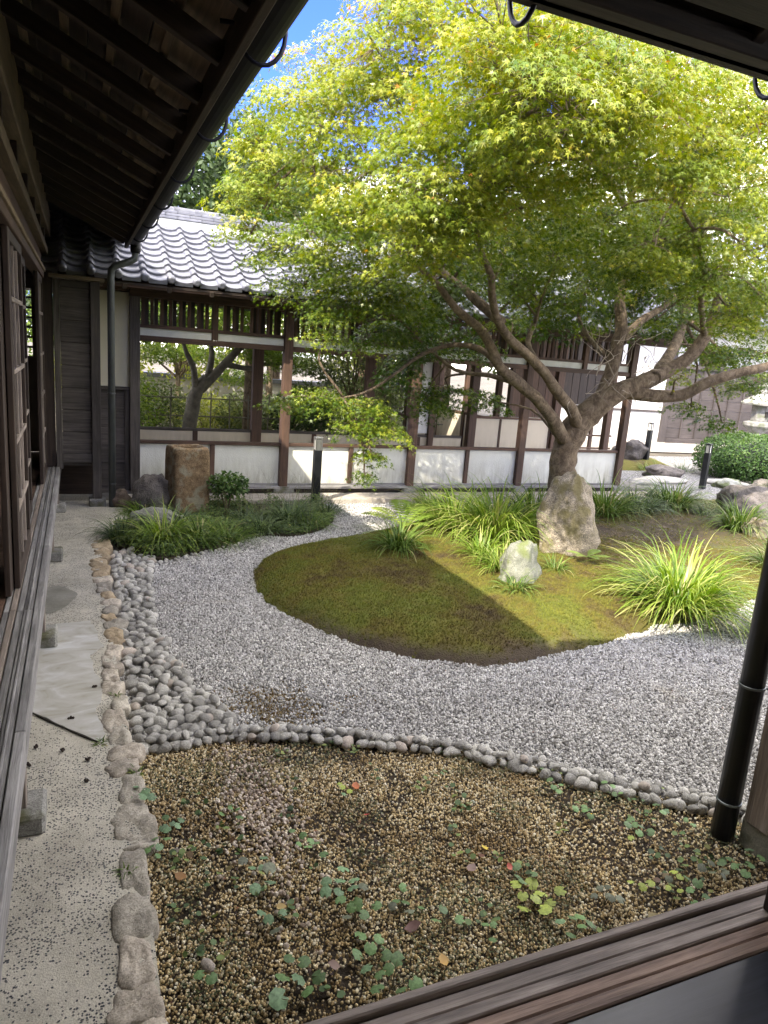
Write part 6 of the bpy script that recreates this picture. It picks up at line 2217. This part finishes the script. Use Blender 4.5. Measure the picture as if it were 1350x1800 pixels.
# small low moss weeds in the gravel (uncounted)
mw = grid_pts(.25, 3.0, 1.1, 3.0, .03, 1)
mw = mw[in_poly(mw, FRONT) & (vnoise(mw, 2.6, 61) > .55)]
mw = np.repeat(mw, 5, 0)+rng.normal(0, .014, (len(mw)*5, 2))
az_ = rng.random(len(mw))*6.28
dv = np.stack([np.cos(az_), np.sin(az_), rng.uniform(0, .7, len(mw))], 1)
soup('moss_weeds', RH_V, RH_F, np.column_stack([mw, rng.uniform(0, .012, len(mw))]), frames(dv, unit(rng.normal(0, .4, (len(mw), 3))+[0, 0, 1])), rng.uniform(.006, .014, len(mw)),
     leaf_mat('moss_weed', [(0, (.04, .05, .02)), (.6, (.10, .12, .05)), (1, (.2, .23, .12))], .2))
tag(bpy.data.objects['moss_weeds'], 'minute mossy weeds creeping over the pea gravel', 'weeds')

# tiny scattered weeds between the seedlings (uncounted)
tp, tdv = [], []
for i in range(95):
    while True:
        c_ = rng.uniform([.25, 1.15], [3.0, 2.95])
        if in_poly(c_[None], FRONT)[0] and vnoise(c_[None], 1.6, 88)[0] > .35: break
    for j in range(int(rng.integers(3, 8))):
        o_ = rng.normal(0, .022, 2)
        tp.append((c_[0]+o_[0], c_[1]+o_[1], rng.uniform(.008, .028)))
        tdv.append((o_[0]+rng.normal()*.01, o_[1]+rng.normal()*.01, .004))
tp, tdv = np.array(tp), np.array(tdv)
rl_v = [(0, 0, 0)]+[(.5*math.sin(a)*(.9+.1*math.cos(7*a)), .5-.5*math.cos(a)*(.9+.1*math.cos(7*a)), -.1*math.sin(a)**2) for a in [2*math.pi*k_/12 for k_ in range(1, 12)]]
soup('small_weeds', rl_v, [tuple(range(len(rl_v)))], tp, frames(tdv, unit(rng.normal(0, .35, (len(tp), 3))+[0, 0, 1])), rng.uniform(.014, .03, len(tp)),
     leaf_mat('small_weed_leaf', [(0, (.05, .08, .04)), (.5, (.12, .20, .08)), (.9, (.26, .32, .10)), (1, (.16, .08, .06))], .2))
tag(bpy.data.objects['small_weeds'], 'tiny round leaved green weeds dotted all over the pea gravel', 'weeds')
# fallen leaves
def fallen(px, py, s, c, label, grp=None, curl=.3, z=.012):
    q = gp(px, py, z)
    m = seed_leaf_mat('fallen_%d' % px, c)
    mb = MB()
    pr = [(0, 0, 0), (.32, .35, -curl*.2), (.34, .7, curl*.25), (0, 1.05, curl*.4), (-.3, .72, curl*.2), (-.34, .35, -curl*.1), (0, .5, curl*.05-.08)]
    mb.v = [(x*s, (y-.5)*s, z_*s) for x, y, z_ in pr]
    for a, b in ((0, 1), (1, 2), (2, 3), (3, 4), (4, 5), (5, 0)):
        mb.f.append((a, b, 6))
    o = link('fallen_leaf', mb.mesh(m, True), None, (q.x, q.y, z+.004), (rnd.uniform(-.4, .4), rnd.uniform(-.4, .4), rnd.uniform(0, 6.28)))
    tag(o, label, 'leaf', grp)
fallen(625, 1383, .05, (.55, .16, .05), 'red orange fallen leaf standing out on the upper pea gravel')
fallen(222, 1406, .04, (.55, .33, .05), 'orange yellow fallen leaf by the edging stones')
fallen(318, 1542, .05, (.50, .26, .09), 'tan orange fallen leaf in the left of the bed')
fallen(290, 1457, .034, (.45, .38, .24), 'pale beige fallen leaf beside the blue green seedling')
fallen(392, 1447, .034, (.50, .30, .12), 'small orange leaf under the lone green seedling')
fallen(495, 1595, .04, (.48, .34, .12), 'yellow tan leaf below the broad blue green leaf')
fallen(505, 1612, .045, (.45, .36, .18), 'long pale tan leaf left of the many leaved seedling')
fallen(852, 1491, .034, (.75, .55, .04), 'bright yellow fallen leaf in the middle of the bed')
fallen(896, 1525, .03, (.50, .12, .09), 'small red fallen leaf right of the bright yellow one')
fallen(1037, 1434, .032, (.70, .48, .04), 'yellow fallen leaf by the upper right seedling')
fallen(780, 1690, .045, (.50, .30, .08), 'orange tan leaf near the veranda edge board')
fallen(1148, 1612, .05, (.38, .30, .12), 'olive tan leaf resting against the veranda edge board')
fallen(828, 1527, .05, (.24, .16, .14), 'curled purplish brown leaf in the middle right of the bed')
fallen(725, 1630, .06, (.20, .12, .11), 'dark purple brown leaf right of the many leaved seedling')
fallen(645, 1433, .03, (.40, .05, .04), 'tiny dark red leaf above the middle seedlings')
fallen(308, 1497, .045, (.27, .24, .19), 'grey brown curled leaf beside the low dark seedling')
fallen(588, 1698, .04, (.26, .17, .14), 'brown leaf scrap between two lower seedlings')
fallen(512, 1590, .03, (.36, .2, .1), 'rust leaf scrap above the long pale tan leaf')
# dark leaf debris: clumps of dead maple leaves (uncounted)
dl = []
for (px_, py_, n_l, sp_r) in ((640, 1455, 14, .03), (672, 1525, 26, .05), (1085, 1455, 22, .04), (1140, 1540, 18, .05), (720, 1560, 14, .05), (585, 1470, 8, .03), (1000, 1520, 10, .04), (860, 1600, 10, .05), (800, 1310+90, 8, .04), (600, 1500, 30, .25), (900, 1480, 46, .35), (450, 1600, 26, .22), (1100, 1500, 30, .25), (640, 1700, 16, .15)):
    q = gp(px_, py_)
    for i in range(n_l):
        dl.append((q.x+rng.normal()*sp_r, q.y+rng.normal()*sp_r*.8, .008+abs(rng.normal())*.008))
for i in range(420):     # a few scattered on white gravel too
    dl.append((rng.uniform(.6, 5.5), rng.uniform(2.6, 4.6), .010))
dl = np.array(dl)
onm = rng.uniform([1.4, 3.6], [7.5, 7.6], (420, 2))
onm = onm[in_poly(onm, ISL)]
dl = dl[~in_poly(dl[:, :2], ISL)]
dl = np.concatenate([dl, np.column_stack([onm, isl_h(onm)+.012])])
dv = rng.normal(0, 1, (len(dl), 3))*[1, 1, .3]
soup('dead_leaves', MAPLE_V, MAPLE_F, dl, frames(dv, unit(rng.normal(0, .5, (len(dl), 3))+[0, 0, 1])), rng.uniform(.012, .032, len(dl)),
     leaf_mat('dead_leaf', [(0, (.03, .018, .015)), (.6, (.075, .04, .032)), (.9, (.16, .09, .05)), (1, (.3, .12, .06))], .1))
tag(bpy.data.objects['dead_leaves'], 'scattered dark withered maple leaves on the gravels', 'leaf litter')
# worm casts / crumbs of dirt on the path
for i_, (px_, py_, lb) in enumerate(((125, 1263, 'dark dirt crumb on the cement patch, nearest its corner'), (65, 1313, 'dark dirt crumb on the path near the sill'), (155, 1335, 'largest dark dirt crumb on the path below the cement patch'), (50, 1345, 'dark dirt crumb against the shade of the sill'), (153, 1373, 'lowest dark dirt crumb on the path'), (167, 1208, 'tiny dark crumb on the cement beside the edging stones'), (110, 1320, 'small dark crumb midway on the path'))):
    q = gp(px_, py_, .036)
    mb = MB()
    for k_ in range(7):
        a = rnd.uniform(0, 6.28)
        rr = rnd.uniform(0, .012)
        mb.lathe([(.003, -.004), (.0065, .0), (.003, .006)], (rr*math.cos(a), rr*math.sin(a), .003), 6, a)
    tag(mb.build('dirt_crumb', plain('dirt', (.035, .024, .018), .95), None, False, (q.x, q.y, q.z)), lb, 'dirt')
# weed tufts at the edging
for px_, py_, lb, n_b in ((176, 1306, 'small green weed tuft at the lower corner of the cement patch', 26), (222, 1532, 'green weed tuft growing between the edging stones', 30), (240, 1358, 'mossy weed tuft behind the brown edging stone', 26), (205, 1222, 'small weed tuft between edging stones beside the cement patch', 16)):
    q = gp(px_, py_, .035)
    grass_clump('weed_tuft', (q.x, q.y, .03), n_b, .045, .003, 1.1, M_grassG, lb, None, .02, int(px_), cat='weed')

# ================================================================== HEDGE AND BACKGROUND PLANTING
def leafy_block(name, cen, half, n, ls, m, root, seed, power=2.6, ztone=.25):
    r0 = np.random.default_rng(seed)
    u = unit(r0.normal(size=(n, 3)))
    # superellipsoid shell
    s = (np.abs(u)**power).sum(1)**(-1/power)
    rad = 1-np.abs(r0.normal(0, .10, n))
    lump = 1+.10*(vnoise(u[:, :2]*2+u[:, 2:3]+5, 2.2, seed)-.5)*2
    pos = np.array(cen)+u*(s*rad*lump)[:, None]*np.array(half)
    nn = unit(u+r0.normal(0, .5, (n, 3))+[0, 0, .3])
    d_ = unit(r0.normal(size=(n, 3))+u*.6)
    return soup(name, RH_V, RH_F, pos, frames(d_, nn), r0.uniform(.7, 1.3, n)*ls, m, root, np.clip(r0.normal(.42, .2, n)+ztone*u[:, 2], 0, 1))
M_hedge = leaf_mat('hedge_leaf', [(0, (.02, .045, .014)), (.5, (.05, .11, .025)), (1, (.14, .22, .05))], .25)
hroot = empty('clipped_hedge', (12.6, 10.1, 0), 'dense dark green clipped azalea hedge at the far right', 'hedge')
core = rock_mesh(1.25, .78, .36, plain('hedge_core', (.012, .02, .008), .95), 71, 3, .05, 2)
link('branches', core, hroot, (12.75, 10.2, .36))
leafy_block('foliage', (12.75, 10.2, .38), (1.5, .95, .48), 16000, .055, M_hedge, hroot, 72)
hroot = empty('azalea_bush', (11.3, 8.6, 0), 'dark low azalea mass joining the hedge at the right picture edge', 'bush')
leafy_block('foliage', (11.9, 8.5, .26), (.7, .5, .34), 5000, .05, M_hedge, hroot, 73)
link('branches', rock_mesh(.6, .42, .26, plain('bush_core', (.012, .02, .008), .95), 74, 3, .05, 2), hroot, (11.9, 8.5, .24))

def bg_tree(x, y, h, w, n, ls, m, label, seed, trunk=.09, base=.35, fork=3, lean=(0, 0), cat='tree', group=None, dense=1.0, bark=None, lobes=9):
    r0 = np.random.default_rng(seed)
    root = empty('garden_tree', (x, y, 0), label, cat, group)
    mb = MB()
    top = np.array([x+lean[0], y+lean[1], h*(base+.1)])
    b0 = np.array([x, y, -.05])
    mb.tube([b0, b0+(top-b0)*.5+[lean[0]*.1, 0, 0], top], [trunk*1.25, trunk, trunk*.8], 9)
    cs = []
    for i in range(lobes):
        a = i*2.399+seed
        t = (i+.5)/lobes
        rr = w*.5*math.sqrt(1-(t-.35)**2*1.4)*(.35+.5*r0.random())
        z = h*(base+(1-base)*(.15+.75*t))
        c = np.array([x+lean[0]+rr*math.cos(a), y+lean[1]+rr*math.sin(a), z])
        cs.append(c)
        if i < fork*3:
            m_ = (top+c)/2+np.array([0, 0, .1*h*.5])
            mb.tube([top-[0, 0, .05], m_, c], [trunk*.5, trunk*.3, trunk*.12], 6, False)
    mb.build('trunk', bark or M_bark, root, True)
    pos, nr = [], []
    for c in cs:
        k_ = n//lobes
        u = unit(r0.normal(size=(k_, 3)))
        rad = r0.random(k_)**.4
        rs = w*(.20+.12*r0.random())
        lump = 1+.35*(r0.random(k_) > .8)
        pos.append(c+u*(rad*lump)[:, None]*rs*np.array([1, 1, .62]))
        nr.append(u)
    pos = np.concatenate(pos)
    u = np.concatenate(nr)
    d_ = unit(r0.normal(size=pos.shape)+u*.5+[0, 0, -.3])
    nn = unit(u*.5+r0.normal(0, .5, pos.shape)+[0, 0, .8])
    soup('crown', RH_V, RH_F, pos, frames(d_, nn), r0.uniform(.7, 1.3, len(pos))*ls, m, root, np.clip(r0.normal(.45, .2, len(pos))+.2*u[:, 2], 0, 1))
    return root
M_lf1 = leaf_mat('tree_leaf_fresh', [(0, (.07, .13, .025)), (.5, (.17, .26, .045)), (1, (.36, .42, .09))], .4)
M_lf2 = leaf_mat('tree_leaf_dark', [(0, (.03, .05, .02)), (.5, (.065, .105, .035)), (1, (.14, .19, .06))], .3)
M_lf3 = leaf_mat('tree_leaf_olive', [(0, (.07, .10, .035)), (.5, (.16, .20, .075)), (1, (.30, .34, .16))], .3)
M_lf4 = leaf_mat('tree_leaf_yellow', [(0, (.18, .21, .05)), (.5, (.34, .37, .08)), (1, (.52, .52, .14))], .4)
M_barkg = plain('grey_bark', (.13, .12, .095), .9, 0, .45, 9, .4)
# the forked tree seen through the first bay
ft = empty('garden_tree', (1.63, 12.0, 0), 'old forked tree with leaning pale limbs seen through the first corridor bay', 'tree')
limb('trunk', [(1.60, 12, -.05), (1.66, 12, .45), A_(345, 690, 12), A_(365, 665, 12)], [.15, .12, .105, .09], ft, 12, M_barkg, seed=20)
limb('limb', [A_(352, 685, 12), A_(395, 640, 12), A_(425, 608, 12), A_(470, 560, 12.1), A_(510, 500, 12.2)], [.085, .07, .055, .045, .03], ft, 10, M_barkg, seed=21)
limb('limb', [A_(345, 690, 12), A_(340, 650, 11.9), A_(325, 610, 11.8), A_(318, 560, 11.7)], [.07, .05, .035, .02], ft, 10, M_barkg, seed=22)
limb('limb', [A_(365, 665, 12), A_(372, 620, 12.1), A_(362, 580, 12.2)], [.06, .045, .02], ft, 8, M_barkg, seed=23)
limb('limb', [A_(395, 640, 12), A_(440, 648, 12.1), A_(470, 640, 12.2), A_(520, 640, 12.3)], [.05, .04, .03, .02], ft, 8, M_barkg, seed=24)
r0 = np.random.default_rng(90)
pos = []
for (px_, py_, Yp, sx_, n_q) in ((360, 620, 12.9, .5, 1300), (430, 660, 13, .5, 1300), (280, 620, 12.8, .45, 1300), (470, 620, 12.2, .55, 2600), (400, 590, 12, .5, 1500), (330, 565, 11.8, .5, 1500), (520, 640, 12.4, .5, 2200), (300, 530, 12, .6, 1200), (440, 530, 12, .8, 2600), (560, 610, 12.6, .5, 1500)):
    c = np.array(A_(px_, py_, Yp))
    u = unit(r0.normal(size=(n_q, 3)))
    pos.append(c+u*(r0.random(n_q)**.4)[:, None]*np.array([sx_, sx_, sx_*.42]))
pos = np.concatenate(pos)
d_ = unit(r0.normal(size=pos.shape)+[0, 0, -.3])
soup('crown', MAPLE_V, MAPLE_F, pos, frames(d_, unit(r0.normal(0, .5, pos.shape)+[0, 0, 1])), r0.uniform(.06, .10, len(pos)), M_lf1, ft, np.clip(r0.normal(.5, .2, len(pos)), 0, 1))
# second dark trunk and neighbours
bg_tree(2.75, 12.6, 3.6, 2.0, 5000, .09, M_lf1, 'dark trunked tree just right of the forked one, behind the corridor', 3, .085, .55)
bg_tree(.55, 13.6, 2.9, 2.4, 6500, .11, M_lf2, 'cloud pruned dark pine like tree at the far left of the opening', 4, .08, .62, lobes=5)
bg_tree(4.6, 12.4, 2.9, 1.8, 5000, .075, M_lf3, 'fine leaved olive tree seen through the second bay', 5, .04, .25)
bg_tree(5.9, 15.0, 3.6, 2.6, 5000, .10, M_lf4, 'yellow green tree behind the side corridor screen', 6, .07, .3)
bg_tree(1.9, 15.5, 3.2, 2.4, 4500, .10, M_lf4, 'sunny yellow green shrub tree beyond the forked tree', 7, .06, .25)
bg_tree(3.9, 15.8, 4.2, 2.8, 6000, .10, M_lf1, 'bright green tree behind the olive one', 8, .08, .3)
bg_tree(.2, 16.4, 3.4, 2.2, 4500, .10, M_lf1, 'fresh green tree furthest left beyond the corridor', 9, .07, .3)
bg_tree(2.35, 17.5, 7.3, 4.6, 24000, .15, M_lf2, 'big tall evergreen with dense olive crown rising over the corridor ridge', 10, .2, .3, lobes=16)
bg_tree(4.6, 18.2, 6.6, 3.8, 16000, .14, M_lf3, 'tall olive tree right of the big evergreen, behind the maple', 13, .16, .3, lobes=14)
for i_, (x_, y_, h_, w_, mm2, lb) in enumerate(((7.5, 18.5, 6.2, 4, M_lf2, 'dark tree behind the side corridor roof'), (10.5, 20, 6.8, 4.4, M_lf3, 'olive tree behind the storehouse roof, left end'), (14, 21.5, 7.2, 4.6, M_lf2, 'dark tree behind the storehouse roof, middle'),
                                               (18.5, 20.5, 7.5, 5, M_lf3, 'olive tree behind the storehouse roof, right end'), (22.5, 14.5, 6.5, 4.4, M_lf2, 'dark tree beyond the right end of the storehouse'), (-2.5, 18, 5.2, 4, M_lf2, 'dark tree hidden behind the left house'))):
    bg_tree(x_, y_, h_, w_, 9000, .17, mm2, lb, 30+i_, .15, .2, lobes=12)
# shrubs filling the view under the lintel
SH = [(.55, 12.3, 1.25, 1.3, M_lf1, 'glossy camellia bush at the left of the first bay'), (1.15, 13.4, 1.1, 1.2, M_lf3, 'olive bush behind the camellia'), (3.0, 13.4, .95, 1.2, M_lf3, 'low olive bush behind the dark trunk'),
      (3.75, 12.6, 1.15, 1.0, M_lf2, 'dark bush left of the fine leaved tree'), (5.3, 13.2, 1.3, 1.2, M_lf3, 'olive bush right of the fine leaved tree'), (2.3, 14.2, .8, 1.5, M_lf4, 'sunlit yellow green ground shrub beyond the bamboo fence'),
      (4.4, 14.4, 1.0, 1.5, M_lf1, 'fresh green shrub in the middle distance'), (.3, 14.6, 1.6, 1.5, M_lf4, 'pale yellow green shrub in sun, far left'), (6.6, 16.4, 1.9, 2.0, M_lf1, 'green shrub behind the slatted screen')]
for i_, (x_, y_, h_, w_, mm2, lb) in enumerate(SH):
    shrub('garden_shrub', (x_, y_, 0), h_*1.1, w_*1.15, 3600, .075, mm2, lb, 'shrub', None, 80+i_, 4, base=.08)
# bamboo lattice fence
bf = empty('bamboo_fence', (3, 12.05, 0), 'open bamboo lattice fence beyond the corridor with thin crossing poles', 'fence')
m_bam = plain('old_bamboo', (.16, .15, .11), .7, 0, .35, 6)
for i in range(19):
    x_ = .4+i*.33
    MB().tube([(x_, 12.35, 0), (x_+rnd.uniform(-.02, .02), 12.35, 1.02+rnd.uniform(-.03, .05))], .012, 6).build('upright', m_bam, bf)
for z in (.32, .62, .92):
    MB().tube([(.2, 12.335, z), (6.5, 12.335, z+.01)], .012, 6).build('cross_pole', m_bam, bf)
# pale ground patches and a distant white wall glimpsed between leaves
m_gnd = stone('raked_earth', (.24, .21, .15), (.42, .38, .29), 3, .95, .3, .2, world=True)
MB().poly([(-1, 11.3, -.012), (8.3, 11.3, -.012), (9, 17, -.012), (-2, 17, -.012)]).build('garden_earth', m_gnd)['kind'] = 'structure'
dw = empty('garden_wall', (3, 17.0, 0), 'distant pale boundary wall glimpsed in pieces between the leaves', 'wall')
box('wall', -3, 8.5, 16.9, 17.05, 0, 1.0, plain('pale_wall', (.40, .38, .33), .9), dw, 0)
box('coping', -3, 8.5, 16.82, 17.13, 1.001, 1.1, m_tileh, dw, .01)
# mossy bank beyond the corridor end
mb = MB()
for i in range(20):
    a = 2*math.pi*i/20
    mb.v.append((10.2+1.6*math.cos(a), 11.9+.9*math.sin(a), -.02))
for i in range(20):
    a = 2*math.pi*i/20
    mb.v.append((10.2+1.2*math.cos(a), 11.9+.62*math.sin(a), .12))
for i in range(20):
    j = (i+1) % 20
    mb.f.append((i, j, 20+j, 20+i))
mb.f.append(tuple(range(20, 40)))
mb.build('moss_bank', m_moss, None, True)['kind'] = 'structure'
print('objects', len(bpy.data.objects), 'tris', sum(len(o.data.vertices) and sum(max(0, o.data.polygons[0].loop_total-2) for _ in (0,))*len(o.data.polygons) for o in bpy.data.objects if o.type == 'MESH' and len(o.data.polygons)))
